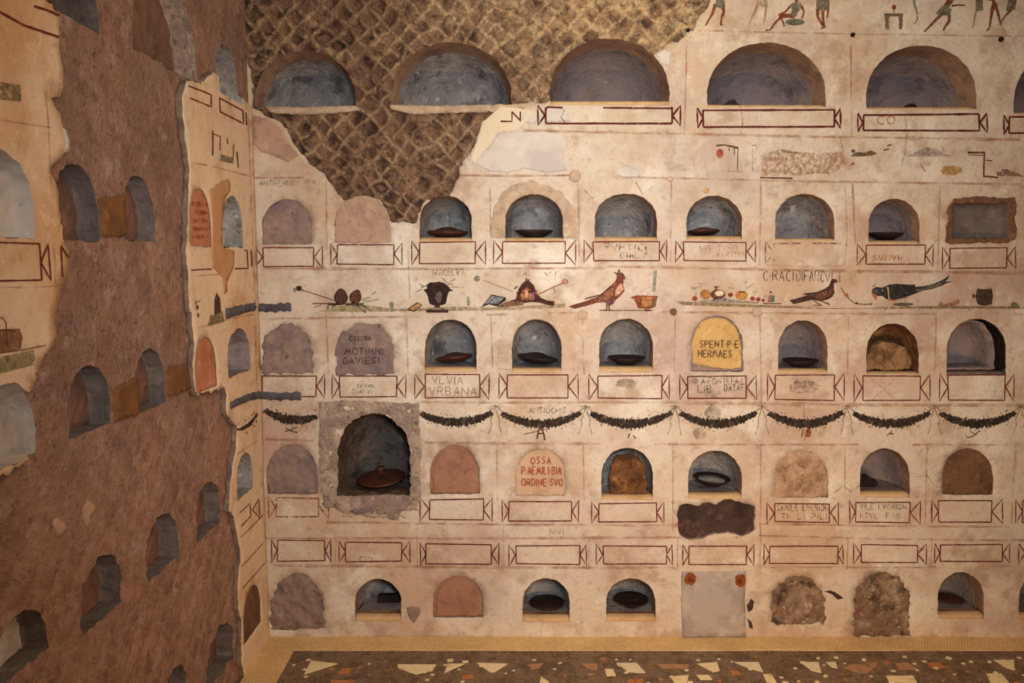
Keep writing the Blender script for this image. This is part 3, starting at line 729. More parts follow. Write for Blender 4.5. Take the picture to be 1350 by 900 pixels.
# ------------------------------------------------------------------ left wall
BOXL = densify([(-2.85, -.02), (0.0, -.02), (0.0, 3.75), (-2.85, 3.75)], .05)
LO, LF = list(ARCH_L.values()), list(FILL_L.values())
keep_pl = lambda P: inside(P, BOXL) & ~in_any(P, [MASL_UV]+LO+LF)
keep_ml = lambda P: in_any(P, [MASL_UV]) & inside(P, BOXL) & ~in_any(P, LO+LF)
wall_left = sheet('wall_left', WL, [BOXL, MASL_UV]+LO+LF, keep_pl, .035, WL.h, [M['plaster_left'], M['plaster_edge']], None, .04, lambda P: in_any(P, LO))
tag(wall_left, 'left wall of ochre plaster and bare brown tufa', 'wall', None, 'structure')
def ml_h(u, v):
    a, b = (u+v)/1.4142/.085, (v-u)/1.4142/.085
    m = min(a-math.floor(a), 1-(a-math.floor(a)), b-math.floor(b), 1-(b-math.floor(b)))
    low = sstep(v, 1.5, .7)
    return -.018+.010*fbm(u*6, v*6, 3, 3)+.007*fbm(u*24, v*24, 5, 3)+low*.005*(sstep(m, .04, .2)-.5)
def ml_mortar(u, v):
    a, b = (u+v)/1.4142/.085+.2*noise.noise((u*7, v*7, 1)), (v-u)/1.4142/.085+.2*noise.noise((u*7, v*7, 4))
    m = min(a-math.floor(a), 1-(a-math.floor(a)), b-math.floor(b), 1-(b-math.floor(b)))
    return (1-sstep(m, .03, .16))*sstep(v, 1.6, .9)*.7
ml = sheet('exposed_tufa', WL, [MASL_UV, BOXL]+LO+LF, keep_ml, .017, ml_h, M['tufa_left'], wall_left, .05, lambda P: in_any(P, LO), {'mortar': ml_mortar, 'stone': lambda u, v: .5+.9*noise.noise((u*5, v*5, 2))})
ml['label'] = 'bare brown tufa where plaster has fallen away'
LROW = {'1': 'half-round niches along the top of the left wall', '2': 'second-row niches of the left wall', '3': 'third-row niches of the left wall', '4': 'fourth-row niches of the left wall', '5': 'bottom niches of the left wall'}
for i, (k, t) in enumerate(NL.items()):
    P_ = np.array(ARCH_L[k]); vf = uv_left(t[0], t[1])[1]*.5+uv_left(t[2], t[3])[1]*.5
    inm = in_any(np.array([P_.mean(0)]), [MASL_UV])[0]
    o = lining('niche', WL, ARCH_L[k], vf, t[7], t[8], M[t[6]], t[10], LROW[k[1]], None, hfn=surf(ARCH_L[k], MASL_UV, ml_h, WL.h), seed=50+i, rim=M['pale_mortar'] if k == 'l1b' else M['rim_grey'] if t[6] == 'tufa_niche' or k == 'l5h' else None, nrim=6)
    NICHE[k] = o
for i, (k, t) in enumerate(FLFT.items()):
    o = patch('niche_filling', WL, FILL_L[k], -.003, .002, 20, M[t[6]], None, t[7], thick=.03)
    tag(o, None, 'niche filling', 'fillings of the left wall niches'); SLAB[k] = o

# grey mortar strips across the corner (run on both walls)
def corner_strip(bpts, lpts, label):
    """round-backed strip: centre line with half-heights, first on the left wall, then on the back wall"""
    path = []
    for (x, y, hh) in lpts:
        u, v = uv_left(x, y); path.append((Vector((XL, u, v)), Vector((1, 0, 0)), hh))
    for (x, y, hh) in bpts:
        u, v = uv_back(x, y); path.append((Vector((u, 0, v)), Vector((0, -1, 0)), hh))
    P = []
    for (a, na, ha), (b, nb, hb2) in zip(path[:-1], path[1:]):
        for j in range(6):
            s = j/6; P.append((a.lerp(b, s), na.lerp(nb, s).normalized(), ha+(hb2-ha)*s))
    P.append(path[-1]); vv, ff = [], []; q = 9
    for i, (c, nn, hh) in enumerate(P):
        for j in range(q):
            a = math.pi*(j/(q-1)); wig = 1+.55*noise.noise((i*.45, j*.7, 3))
            vv.append(tuple(c+nn*(.013*math.sin(a)*wig-.002)+Vector((0, 0, math.cos(a)*hh*wig))))
    for i in range(len(P)-1):
        for j in range(q): a, b = i*q+j, i*q+(j+1) % q; ff.append([a, b, b+q, a+q])
    ff.append(list(range(q))[::-1]); ff.append([(len(P)-1)*q+j for j in range(q)])
    o = obj('mortar_strip', vv, ff, M['grey_mortar'], None, True)
    tag(o, label, 'mortar strip', 'grey mortar strips across the corner')
corner_strip([(338, 404.5, .017), (355, 406, .018), (372, 405, .019), (384, 404.5, .018)], [(298, 414, .020), (308, 411, .019), (318, 408, .018), (328, 405.5, .017), (334, 404.5, .018)], 'upper grey mortar strip crossing the corner, left of the painted cones')
corner_strip([(346, 521, .017), (360, 522, .018), (380, 522, .018), (397, 522, .020)], [(303, 535, .014), (314, 529, .016), (326, 524, .017), (334, 522, .017), (339, 521, .017)], 'lower grey mortar strip crossing the corner above the first garland')

# ------------------------------------------------------------------ things in the niches
def lathe(profile, n=40):
    v, f = [], []
    for r, z in profile:
        v += [(r*math.cos(2*math.pi*k/n), r*math.sin(2*math.pi*k/n), z) for k in range(n)]
    for i in range(len(profile)-1):
        for k in range(n): a, b = i*n+k, i*n+(k+1) % n; f.append([a, b, b+n, a+n])
    return v, f
v_, f_ = lathe([(.0005, 0), (.055, 0), (.085, .012), (.10, .020), (.102, .026), (.096, .028), (.06, .036), (.03, .046), (.0005, .05)])
lid0 = obj('urn_lid', v_, f_, M['lid'], None, True, origin=(0, 0, 0))  # domed clay lid of an urn, copied into the niches
v_, f_ = lathe([(.0005, .045), (.016, .046), (.013, .056), (.02, .066), (.016, .074), (.0005, .076)], 20)
knob0 = obj('knob', v_, f_, M['lid'], lid0, True)
v_, f_ = lathe([(.0005, .0), (.05, .0), (.055, .006), (.082, .02), (.102, .034), (.1, .037), (.078, .026), (.04, .012), (.0005, .011)])
bowl0 = obj('clay_bowl', v_, f_, M['clay_dark'], None, True, origin=(0, 0, 0))
def put(src, k, px, depth, scale, tilt, label, mat=None, lift=0.0, cat='dish', knob=True):
    global _first
    t = NB[k]; vf = uv_back((t[0]+t[1])/2, t[3])[1]; u = uv_back(px, t[3])[0]
    if src.get('used'): 
        o = src.copy(); COL.objects.link(o)
        for ch in (src.children if knob else ()):
            c = ch.copy(); COL.objects.link(c); c.parent = o
            if mat: c.data = c.data.copy(); c.data.materials[0] = mat
    else: o = src
    src['used'] = 1
    if mat: o.data = o.data.copy(); o.data.materials[0] = mat
    o.location = (u*(1+depth/D*.9), depth, vf+.0015+lift); o.scale = (scale,)*3; o.rotation_euler = tilt
    tag(o, label, cat, 'clay lids and bowls lying in the niches')
    return o
put(lid0, 'r4c2', 503, .17, 1.12, (.10, -.07, 0), 'big dark red lid with a knob in the large broken niche', lift=.012)
put(lid0, 'r2c3', 590, .10, .92, (.03, -.02, 1), 'dark red lid in the niche at the tip of the bare stonework', lift=.004, knob=False)
put(lid0, 'r2c6', 928, .10, .72, (.0, .06, 2), 'dark red lid in the niche above the painted fruit', lift=.006, knob=False)
put(lid0, 'r3c3', 599, .12, .86, (.05, .13, 3), 'tilted dark red lid in the niche below the painted urn', lift=.014, knob=False)
put(lid0, 'r3c4', 708, .12, .92, (.04, -.12, 3), 'tilted dark lid in the mortar-ringed niche below the mask', M['clay_dark'], lift=.014, knob=False)
put(lid0, 'r5c4', 721, .10, .82, (.0, 0, 1), 'dark lid in the bottom niche right of the terracotta filling', M['clay_dark'], lift=.010, knob=False)
put(lid0, 'r5c9', 1253, .12, .62, (.0, .06, .4), 'dark red lid in the bottom niche right of the rubble fillings', lift=.012, knob=False)
for sfx, nm in (('x', 'lid'),): pass
put(bowl0, 'r4c6', 938, .10, .86, (.03, .05, 0), 'dark bowl with a chalky inside above the torn hole', None, lift=.022, cat='bowl')
put(bowl0, 'r5c5', 832, .10, .82, (.0, 0, 1), 'grey bowl in the bottom niche beside the marble slab', None, lift=.014, cat='bowl')
put(bowl0, 'r3c5', 826, .09, .86, (.0, 0, 1), 'dark bowl in the niche below the red bird', None, lift=.004, cat='bowl')
put(bowl0, 'r3c7', 1056, .09, .8, (.0, 0, 1), 'dark bowl in the niche below the pigeon', None, lift=.004, cat='bowl')
put(bowl0, 'r2c8', 1168, .09, .75, (.0, 0.05, 1), 'dark bowl in the niche above the long-tailed bird', None, lift=.006, cat='bowl')
put(bowl0, 'r2c4', 704, .09, .86, (.0, 0, 1), 'dark bowl in the mortar-ringed niche above the mask', None, lift=.002, cat='bowl')
b6 = [o for o in COL.objects if o.get('label', '').startswith('dark bowl with a chalky')][0]
v_, f_ = lathe([(.0005, .0125), (.04, .0135), (.07, .023), (.07, .026), (.04, .0165), (.0005, .0155)], 30)
ch = obj('chalk_coating', v_, f_, M['lid_pale'], None, True, origin=(0, 0, 0)); ch.parent = b6; ch['label'] = 'chalky white coating'
for k in ('used',):
    for o in list(COL.objects):
        if k in o.keys(): del o[k]

def shard(px, py, k, pts, depth, label, mat):
    """broken potsherd: an outline given in pixels round its middle, standing on the niche floor"""
    t = NB[k]; vf = uv_back((t[0]+t[1])/2, t[3])[1]; s = D/FPX
    u0 = uv_back(px, py)[0]; n = len(pts); vv = []
    for dd in (0, .03):
        vv += [(u0+x*s*1.05, depth+dd+.01*noise.noise((x*.3, y*.3, 2)), vf+max(0, y)*s*1.05+.0005) for x, y in pts]
    ff = [list(range(n))[::-1], list(range(n, 2*n))]+[[i, (i+1) % n, n+(i+1) % n, n+i] for i in range(n)]
    o = obj('potsherd', vv, ff, mat, None, False); tag(o, label, 'potsherd', 'broken sherds on the niche floors'); return o
shard(972, 137, 'r1c4', [(-15, 0), (-13, 4), (-6, 6), (-2, 10), (4, 11), (8, 6), (14, 4), (19, 0)], .10, 'larger potsherd at left on the floor of the niche below the seated man', M['clay_dark'])
shard(1018, 137, 'r1c4', [(-5, 0), (-5, 4), (0, 5), (5, 3), (6, 0)], .10, 'small potsherd at right on the floor of the niche below the seated man', M['clay_dark'])
shard(1216, 140, 'r1c5', [(-12, 0), (-8, 4), (-3, 8), (4, 9), (8, 5), (10, 0)], .10, 'potsherd in the wide niche below the striding figure', M['clay_dark'])
shard(1152, 650, 'r4c8', [(-13, 0), (-13, 9), (-9, 13), (-6, 19), (-2, 14), (4, 16), (9, 12), (15, 10), (18, 4), (14, 0)], .10, 'black rubble in the fourth-row niche at right', M['black'])
shard(502, 813, 'r5c2', [(-12, 0), (-11, 10), (16, 11), (18, 0)], .15, 'dark clay fragment at the back of the bottom niche near the corner', M['clay_dark'])

# ------------------------------------------------------------------ marble slab with its two rusty nails
ms = [(898, 753), (983, 752), (981, 790), (983, 838), (900, 839), (898, 800)]
mo = patch('marble_slab', WB, densify(pxpoly(WB, ms), .02, .002, 3), .012, .0008, 8, M['marble'], None, 'plain grey marble slab fixed with two rusty nails, standing on the mosaic border', thick=.02, step=.02)
tag(mo, None, 'slab')
for (x, y) in ((909, 762), (975, 764)):
    p = Paint(WB, .0145)
    p.poly([(x+12*(1+.35*noise.noise((k*.9, x, 1)))*math.cos(k/14*6.283)*.62, y-1+9*(1+.35*noise.noise((k*.9, x, 5)))*math.sin(k/14*6.283)) for k in range(14)], M['rust_stain'])
    p.build('rust_stain', mo)
    u, v = uv_back(x, y); vv, ff = lathe([(.0005, .014), (.007, .012), (.010, .006), (.010, 0), (.003, -.002)], 14)
    vv = [(u+a, -.0125-c, v+b) for a, b, c in vv]
    obj('nail', vv, ff, M['rust'], mo, True)['label'] = 'rusty iron nail'

# ------------------------------------------------------------------ small knobs of mortar, clay and iron in the wall
def stud(x, y, r, mat, label, h=.004, W=WB, cat='stud', name='mortar_plug', grp='mortar plugs in the back wall'):
    u, v = W.uv(x, y); rr = r*D/FPX; vv, ff = lathe([(.0002, h), (rr*.5, h*.9), (rr*.85, h*.55), (rr, .0), (rr, -.004)], 18)
    vv = [W.P(u+a*(1+.15*noise.noise((a*90, b*90, x))), v+b*(1+.15*noise.noise((a*90, b*90, x+3))), W.h(u, v)+c) for a, b, c in vv]
    o = obj(name, vv, ff, mat, None, True); tag(o, label, cat, grp); return o
stud(758, 232, 8, M['ring_mortar'], 'pale round mortar plug right of the pale patch, above the ringed niche')
stud(768, 415, 7, M['ring_mortar'], 'sandy mortar plug under the tail of the red bird')
stud(888, 411, 5, M['brown_tufa_slab'], 'brown round plug under the painted bowl, right side')
stud(998, 411, 7, M['ring_mortar'], 'sandy mortar plug under the small painted cup')
stud(883, 236, 4, M['ring_mortar'], 'small pale mortar plug above the second-row niches')
stud(931, 251, 4, M['sill'], 'tiny cream mortar plug just above a second-row niche')
stud(1124, 46, 3, M['black'], 'dark nail between two wide niches', .012, cat='nail', name='iron_nail', grp='dark iron nails near the top')
stud(1319, 52, 3.5, M['black'], 'dark nail near the upper right corner', .012, cat='nail', name='iron_nail', grp='dark iron nails near the top')
stud(907, 40, 2.5, M['black'], 'dark nail at the edge of the bare stonework', .012, cat='nail', name='iron_nail', grp='dark iron nails near the top')
def chip(pts, mat, label, base=.0015, amp=.002, name='mortar_patch'):
    o = patch(name, WB, densify(pxpoly(WB, pts), .008, .003, int(pts[0][0])), base, amp, 40, mat, wall_back, label, step=.01, thick=.006); return o
chip([(536, 801), (545, 799), (554, 801), (553, 810), (546, 821), (540, 815), (537, 808)], M['mauve_mortar'], 'heart-shaped grey mortar patch')
chip([(636, 160), (661, 140), (706, 146), (700, 158), (690, 165), (680, 172), (655, 176), (648, 190), (636, 204), (626, 216), (618, 213), (622, 204)][::1], M['bright_patch'], 'smooth new plaster along the broken edge', .0008, .0005)
chip([(656, 176), (700, 172), (735, 175), (748, 185), (742, 205), (748, 225), (720, 228), (690, 222), (668, 229), (645, 225), (622, 214), (634, 206), (646, 192)], M['pale_patch'], 'pale grey plaster patch', .0008, .0004)
chip([(720, 142), (740, 141), (748, 150), (752, 160), (722, 161), (716, 152)], M['pale_patch'], 'small pale plaster patch on the tablet end', .0008, .0004)
chip([(688, 148), (712, 146), (716, 158), (700, 164), (690, 160)], M['pale_patch'], 'pale fragment between two tablet ends', .0008, .0004)
chip([(812, 223), (825, 217), (840, 222), (844, 232), (826, 236), (814, 232)], M['pale_patch'], 'pale patch above the second-row niches', .0008, .0004)
chip([(866, 72), (876, 66), (886, 70), (882, 88), (872, 84)], M['pale_patch'], 'pale patch beside the third wide niche', .0008, .0004)
chip([(350, 140), (400, 141), (468, 139), (476, 145), (440, 149), (395, 151), (356, 148)], M['ring_mortar'], 'pale ledge of plaster under the first wide niche', -.004, .004)
chip([(514, 138), (600, 139), (674, 137), (700, 135), (724, 136), (706, 142), (660, 147), (600, 148), (545, 150), (515, 144)], M['ring_mortar'], 'pale ledge of plaster under the second wide niche', -.004, .004)
chip([(334, 152), (352, 156), (372, 170), (382, 188), (394, 205), (380, 215), (362, 205), (345, 200), (335, 190)], M['pink_mortar'], 'weathered mauve plaster beside the bare stonework', .0008, .001)
chip([(985, 798), (990, 789), (994, 793), (992, 804), (987, 806)], M['dark_tufa'], 'dark chip right of the marble slab', .0006, .0005)
chip([(985, 815), (991, 820), (993, 829), (988, 827)], M['dark_tufa'], 'lower dark chip right of the marble slab', .0006, .0005)
chip([(1086, 780), (1096, 783), (1104, 790), (1112, 788), (1104, 782), (1095, 778)], M['dark_tufa'], 'dark crack beside the rubble filling', .0006, .0005)

# ------------------------------------------------------------------ painted red tablets
def tablet(p, xle, x0, x1, xre, y0, y1, mat, w=1.6, le=True, re=True, sides='tlbr', seed=0):
    r = random.Random(seed); j = lambda a=.8: r.uniform(-a, a)
    A, B, C, E = (x0+j(), y0+j()), (x1+j(), y0+j()), (x1+j(), y1+j()), (x0+j(), y1+j())
    if 't' in sides: p.line([A, B], w, mat)
    if 'r' in sides: p.line([B, C], w, mat)
    if 'b' in sides: p.line([C, E], w, mat)
    if 'l' in sides: p.line([E, A], w, mat)
    ym = (y0+y1)/2
    if le: p.line([(x0-.5, ym+j()), (xle, y0-2+j()), (xle+j(.6), y1+2+j()), (x0-.5, ym+j())], w, mat)
    if re: p.line([(x1+.5, ym+j()), (xre, y0-2+j()), (xre+j(.6), y1+2+j()), (x1+.5, ym+j())], w, mat)
tmat, tdk, tfaint = paint(RED, .35), paint(DRED, .2), paint('#7f4030', .75)
PLACE = {'1': 'top', '2': 'second', '3': 'third', '4': 'fourth', '5': 'bottom'}
TAB = [  # row, xle, x0, x1, xre, y0, y1, label tail, options
 ('1', 709, 719, 886, 897, 141, 163, 'below the third wide niche, its upper left broken', dict(sides='brl')), ('1', 919, 927, 1100, 1108, 145, 167, 'below the wide niche with shards', {}), ('1', 1131, 1138, 1291, 1301, 151, 172, 'below the wide niche at right, faint ochre letters in it', {}), ('1', 1323, 1331, 1488, 1497, 154, 175, 'cut by the right photo edge', {}),
 ('2', 336, 347, 414, 425, 327, 351, 'beside the corner', {}), ('2', 436, 445, 519, 530, 322, 348, 'below the pinkish filling', {}), ('2', 543, 553, 627, 640, 319, 347, 'above the painted urn', {}), ('2', 651, 663, 745, 759, 319, 347, 'above the painted mask', {}), ('2', 770, 782, 870, 879, 318, 344, 'above the red bird, dark traces of letters in it', {}),
 ('2', 891, 901, 984, 996, 319, 344, 'above the painted fruit, reddish traces in it', {}), ('2', 1009, 1020, 1108, 1117, 321, 345, 'half scraped away above the pigeon', dict(re=False, sides='tl', faint=1)), ('2', 1130, 1142, 1219, 1230, 323, 348, 'above the long-tailed bird, reddish scrawl in it', {}), ('2', 1242, 1252, 1327, 1338, 327, 353, 'below the square recess', {}),
 ('3', 336, 346, 417, 428, 495, 523, 'below the first grey filling', dict(le=False)), ('3', 438, 448, 523, 535, 495, 523, 'below the scratched filling', {}), ('3', 547, 560, 632, 645, 494, 524, 'with faint two-line lettering', {}), ('3', 658, 669, 749, 762, 494, 524, 'above the second full garland', {}), ('3', 776, 788, 872, 882, 495, 525, 'stained, below the niche of the red bird', {}),
 ('3', 896, 907, 984, 997, 496, 525, 'dark-lettered, below the yellow slab', {}), ('3', 1012, 1022, 1100, 1113, 494, 527, 'spotted with dark specks', {}), ('3', 1126, 1137, 1213, 1226, 495, 527, 'with a scratched cross in it', {}), ('3', 1239, 1250, 1325, 1337, 494, 527, 'below the niche with the dark crescent', {}),
 ('4', 354, 364, 421, 433, 656, 681, 'left of the large broken niche', dict(faint=1)), ('4', 554, 566, 637, 649, 658, 685, 'right of the large broken niche', {}), ('4', 662, 671, 754, 763, 660, 686, 'below the red-lettered slab', {}), ('4', 780, 790, 865, 875, 663, 687, 'below the earth-blocked niche', {}), ('4', 1011, 1021, 1094, 1105, 664, 688, 'lettered, right of the torn hole', {}), ('4', 1120, 1128, 1199, 1213, 662, 688, 'lettered, below the niche of black rubble', {}), ('4', 1228, 1237, 1307, 1321, 660, 688, 'below the brown tufa slab', {}), ('4', 1339, 1348, 1420, 1430, 660, 688, 'at the right photo edge of the fourth row', {}),
 ('5', 358, 366, 429, 436, 712, 739, 'above the jagged grey rubble', {}), ('5', 447, 456, 530, 540, 715, 740, 'below the large broken niche', {}), ('5', 554, 562, 648, 658, 717, 743, 'dark-lined, above the terracotta tile', dict(dark=1)), ('5', 671, 680, 764, 773, 719, 743, 'third from the bottom terracotta tile', {}), ('5', 786, 795, 878, 886, 719, 743, 'left of the one above the marble slab', {}),
 ('5', 900, 908, 984, 994, 719, 743, 'above the marble slab', {}), ('5', 1007, 1015, 1104, 1111, 719, 742, 'above the rubble filling', {}), ('5', 1125, 1135, 1209, 1221, 718, 741, 'above the taller rubble filling', {}), ('5', 1232, 1239, 1321, 1331, 718, 740, 'above the bottom niche at right', {}), ('5', 1343, 1352, 1430, 1440, 718, 740, 'at the right photo edge of the lowest row', {})]
TABS = {}
for i, (row, xle, x0, x1, xre, y0, y1, tail, op) in enumerate(TAB):
    p = Paint(WB); op = dict(op); fa, dk = op.pop('faint', 0), op.pop('dark', 0)
    m_ = tfaint if fa else (tdk if dk or row == '1' else tmat)
    tablet(p, xle, x0, x1, xre, y0, y1, m_, 2.6 if row == '1' else 1.7, seed=i, **op)
    if row == '1' and xle == 709: p.line([(719, 146), (722, 141), (742, 142)], 2.4, m_); p.line([(795, 142), (886, 143)], 2.4, m_)
    TABS[(row, x0)] = p.build('painted_tablet', wall_back, 'red outlined tablet ' + tail)
p = Paint(WB); p.line([(660, 160), (675, 160), (675, 147)], 2, tdk).line([(675, 147), (686, 159)], 2, tdk).line([(686, 147), (686, 160)], 2, tdk); p.build('painted_tablet', wall_back, 'surviving right end of a red tablet at the broken plaster edge')
p = Paint(WB); p.line([(527, 679), (534, 683), (534, 675)], 1.4, tfaint).line([(451, 680), (465, 681)], 1.3, tfaint); p.build('painted_tablet', wall_back, 'last red flecks of a tablet under the large broken niche')

def script(lines, mat, w=.9, label=None, parent=None, off=.0018, W=WB):
    p = Paint(W, off)
    for (x, y, h, txt, wd) in lines: p.text(x, y, h, txt, mat, w, width=wd)
    return p.build('inscription', parent or wall_back, label)
dkk, brn, och, redt = paint(BLK, .75, .8), paint(BRN, .75, .8), paint(OCH, .8, .8), paint('#a8432c', .3)
script([(342, 238, 7, 'ANTHERIVI', 46), (400, 237, 5, 'VRNA', 16)], paint('#6b5344', .8), .9, 'faint brown lettering beside the corner')
script([(571, 354, 9, 'NVICELVV', 40)], brn, .9, 'brown lettering above the painted urn')
script([(682, 358, 6, 'EAK', 20), (717, 358, 5, 'VI', 16)], paint('#8a6a55', .8), .8, 'faint lettering above the mask')
script([(1006, 357, 13, 'C.RACI', 40), (1050, 357, 14, 'DIFARC', 36), (1087, 358, 14, 'VLI', 20)], paint('#503326', .65, .85), 1.2, 'large brown lettering over the pigeon')
script([(797, 321, 9, 'PVPTICI', 55), (818, 331, 9, 'LIALV', 34)], paint('#453229', .95, .8), 1.8, 'dark broken lettering in a tablet')
script([(922, 323, 7, 'NIS TVRO', 50), (944, 332, 7, 'VARTIMI', 36)], paint('#b0603f', .9, .75), 1, 'reddish lettering in a tablet')
script([(1150, 336, 7, 'SVNVII', 38)], paint('#b0603f', .8, .8), 1.5, 'reddish scrawl in a tablet')
script([(1156, 153, 10, 'CO.', 30)], paint('#b5683f', .5), 1.4, 'faint ochre letters in the top tablet')
script([(470, 506, 5, 'SEVIN', 22), (465, 513, 6, 'DIAVM', 26)], dkk, .9, 'small dark lettering in a tablet')
script([(570, 496, 10, 'VLVIA', 40), (566, 510, 11, 'VRBANA', 62)], paint('#9a6a48', .6), 1.1, 'faint ochre two-line lettering in a tablet')
script([(925, 498, 8, 'A.FONTEI.A.L', 57), (920, 508, 9, 'LIB', 18), (955, 507, 8, 'DATAE', 26)], dkk, 1.1, 'dark two-line lettering in a tablet')
script([(1024, 665, 8, 'SAMILE LVCRION', 68), (1030, 677, 7, 'TI. LI PILI', 60)], dkk, 1, 'dark two-line lettering right of the torn hole')
script([(1134, 664, 7, 'VILE LVCRION', 60), (1134, 676, 7, 'I.TVL. FAN', 52)], dkk, 1, 'dark two-line lettering below the niche of black rubble')
script([(698, 537, 7, 'ANTIOCHIS', 48)], paint('#5a4640', .75), 1, 'faint grey lettering over a garland')
script([(475, 734, 6, 'DPI', 15)], dkk, .9, 'three small dark letters in the lowest painted row')
script([(725, 697, 7, 'NVI', 18)], paint('#8a6f60', .7), .9, 'faint letters below a tablet')
script([(461, 443, 6, 'OSSVRA', 28), (455, 459, 8, 'MOTIMNI', 50), (452, 471, 8, 'GAVIESI', 48)], paint('#40302c', .45), 1.2, 'dark scratched lettering', SLAB['r3c2'], .004)
ys = [o for o in COL.objects if o.name.startswith('inscribed_slab')][0]
script([(923, 449, 9, 'SPENT.P.E', 51), (921, 462, 9, 'HERMAES', 44)], paint('#6a4a30', .4), 1.5, 'dark cut lettering', SLAB['r3c6'], -.0015)
script([(700, 602, 9, 'OSSA', 26), (688, 615, 10, 'P.AEMILI.BIA', 52), (688, 631, 9, 'ORDINE.SVO', 54)], redt, 1.3, 'red painted lettering', SLAB['r4c4'], .0005)
p = Paint(WB); p.line([(1146, 497), (1180, 526)], .7, och).line([(1180, 499), (1150, 526)], .7, och); p.build('scratched_cross', wall_back, 'thin scratched cross')

# ------------------------------------------------------------------ faint ochre field lines
CLIPB = OPEN_POLY+FILL_POLY+[HOLE_UV, RECT_UV, MAS_UV, pxpoly(WB, [(419, 529), (554, 529), (556, 660), (540, 676), (424, 670)]), pxpoly(WB, ms)]+[pxpoly(WB, [(a-8, c-8), (b+8, c-8), (b+8, d+6), (a-8, d+6)]) for a, b, c, d in [t[:4] for t in NB.values()]]
p = Paint(WB, .0008); p.clip = CLIPB; lm, lm2 = paint('#a86f42', .25, .56, True), paint('#a4674a', .25, .54, True)
for (y0, y1, xa, xb, w, m_) in ((40, 48, 905, 1350, 1.4, lm), (172, 184, 690, 1345, 2.2, lm), (234, 234, 336, 400, 1.6, lm2), (231, 231, 605, 755, 1.8, lm2), (233, 243, 800, 1345, 1.8, lm), (354, 353, 345, 800, 2, lm), (351, 360, 800, 1350, 2.4, lm), (420, 412, 345, 760, 2, lm2), (411, 414, 860, 1350, 1.8, lm),
                                (529, 530, 420, 900, 1.8, lm), (531, 534, 900, 1350, 2.6, lm), (579, 584, 350, 650, 2, lm2), (584, 586, 650, 1330, 1.8, lm2), (688, 692, 430, 900, 2, lm2), (690, 694, 1000, 1330, 1.6, lm), (709, 708, 350, 900, 2, lm2), (706, 712, 1000, 1350, 1.4, lm2), (745, 748, 360, 890, 2.2, lm2), (747, 746, 1000, 1350, 1.4, lm2)):
    p.line([(xa, y0), ((xa+xb)/2, (y0+y1)/2+1), (xb, y1)], w*1.6, m_, sub=14, wob=.6)
for (xa, ya, xb, yb2, w) in ((430, 236, 431, 330, 1.4), (538, 330, 541, 410, 1.2), (646, 240, 647, 318, 1.4), (762, 230, 764, 345, 1.4), (885, 238, 884, 345, 1.4), (1003, 235, 1001, 350, 2), (1124, 240, 1127, 322, 2), (1239, 244, 1236, 350, 1.4), (430, 415, 433, 494, 1.2), (536, 415, 538, 494, 1.2), (647, 415, 650, 494, 1.4), (768, 418, 770, 494, 1.2), (890, 415, 889, 494, 1.2), (1002, 415, 1004, 530, 1.6), (1118, 416, 1117, 494, 1.2), (1234, 416, 1232, 494, 1.6),
                             (655, 586, 656, 660, 1.2), (769, 586, 770, 660, 1.2), (887, 586, 887, 700, 1.2), (1003, 586, 1002, 750, 1.4), (1114, 588, 1114, 660, 1.2), (1222, 588, 1219, 690, 1.4), (1338, 594, 1333, 690, 2.2), (1003, 708, 1000, 750, 1.6), (1118, 708, 1116, 750, 1.4), (1228, 708, 1226, 750, 1.4), (444, 708, 441, 748, 1.2), (550, 690, 550, 750, 1), (664, 690, 664, 750, 1), (776, 708, 776, 750, 1), (893, 708, 893, 750, 1.2), (1121, 60, 1123, 180, 1.6), (905, 60, 902, 180, 1.6)):
    p.line([(xa, ya), (xb, yb2)], w*1.4, lm, sub=14, wob=.6)
p.build('painted_field_lines', wall_back, 'faint ochre lines dividing the plaster into fields')
p = Paint(WB, .0009); ck = paint('#6f5240', .6, .7)
for pts in ([(976, 140), (979, 160), (977, 176)], [(1108, 180), (1112, 200)], [(1193, 150), (1196, 175), (1193, 200), (1188, 220)], [(744, 145), (740, 155), (745, 162)], [(838, 240), (848, 256)], [(770, 250), (782, 262)], [(525, 230), (526, 250)], [(1100, 650), (1112, 640), (1122, 648), (1134, 640)], [(1206, 628), (1222, 626), (1232, 640), (1244, 643)], [(455, 400), (468, 418)], [(1060, 530), (1061, 580)]):
    p.line(pts, .9, ck, sub=4, wob=.8)
p.build('plaster_crack', wall_back, 'hairline cracks in the plaster')

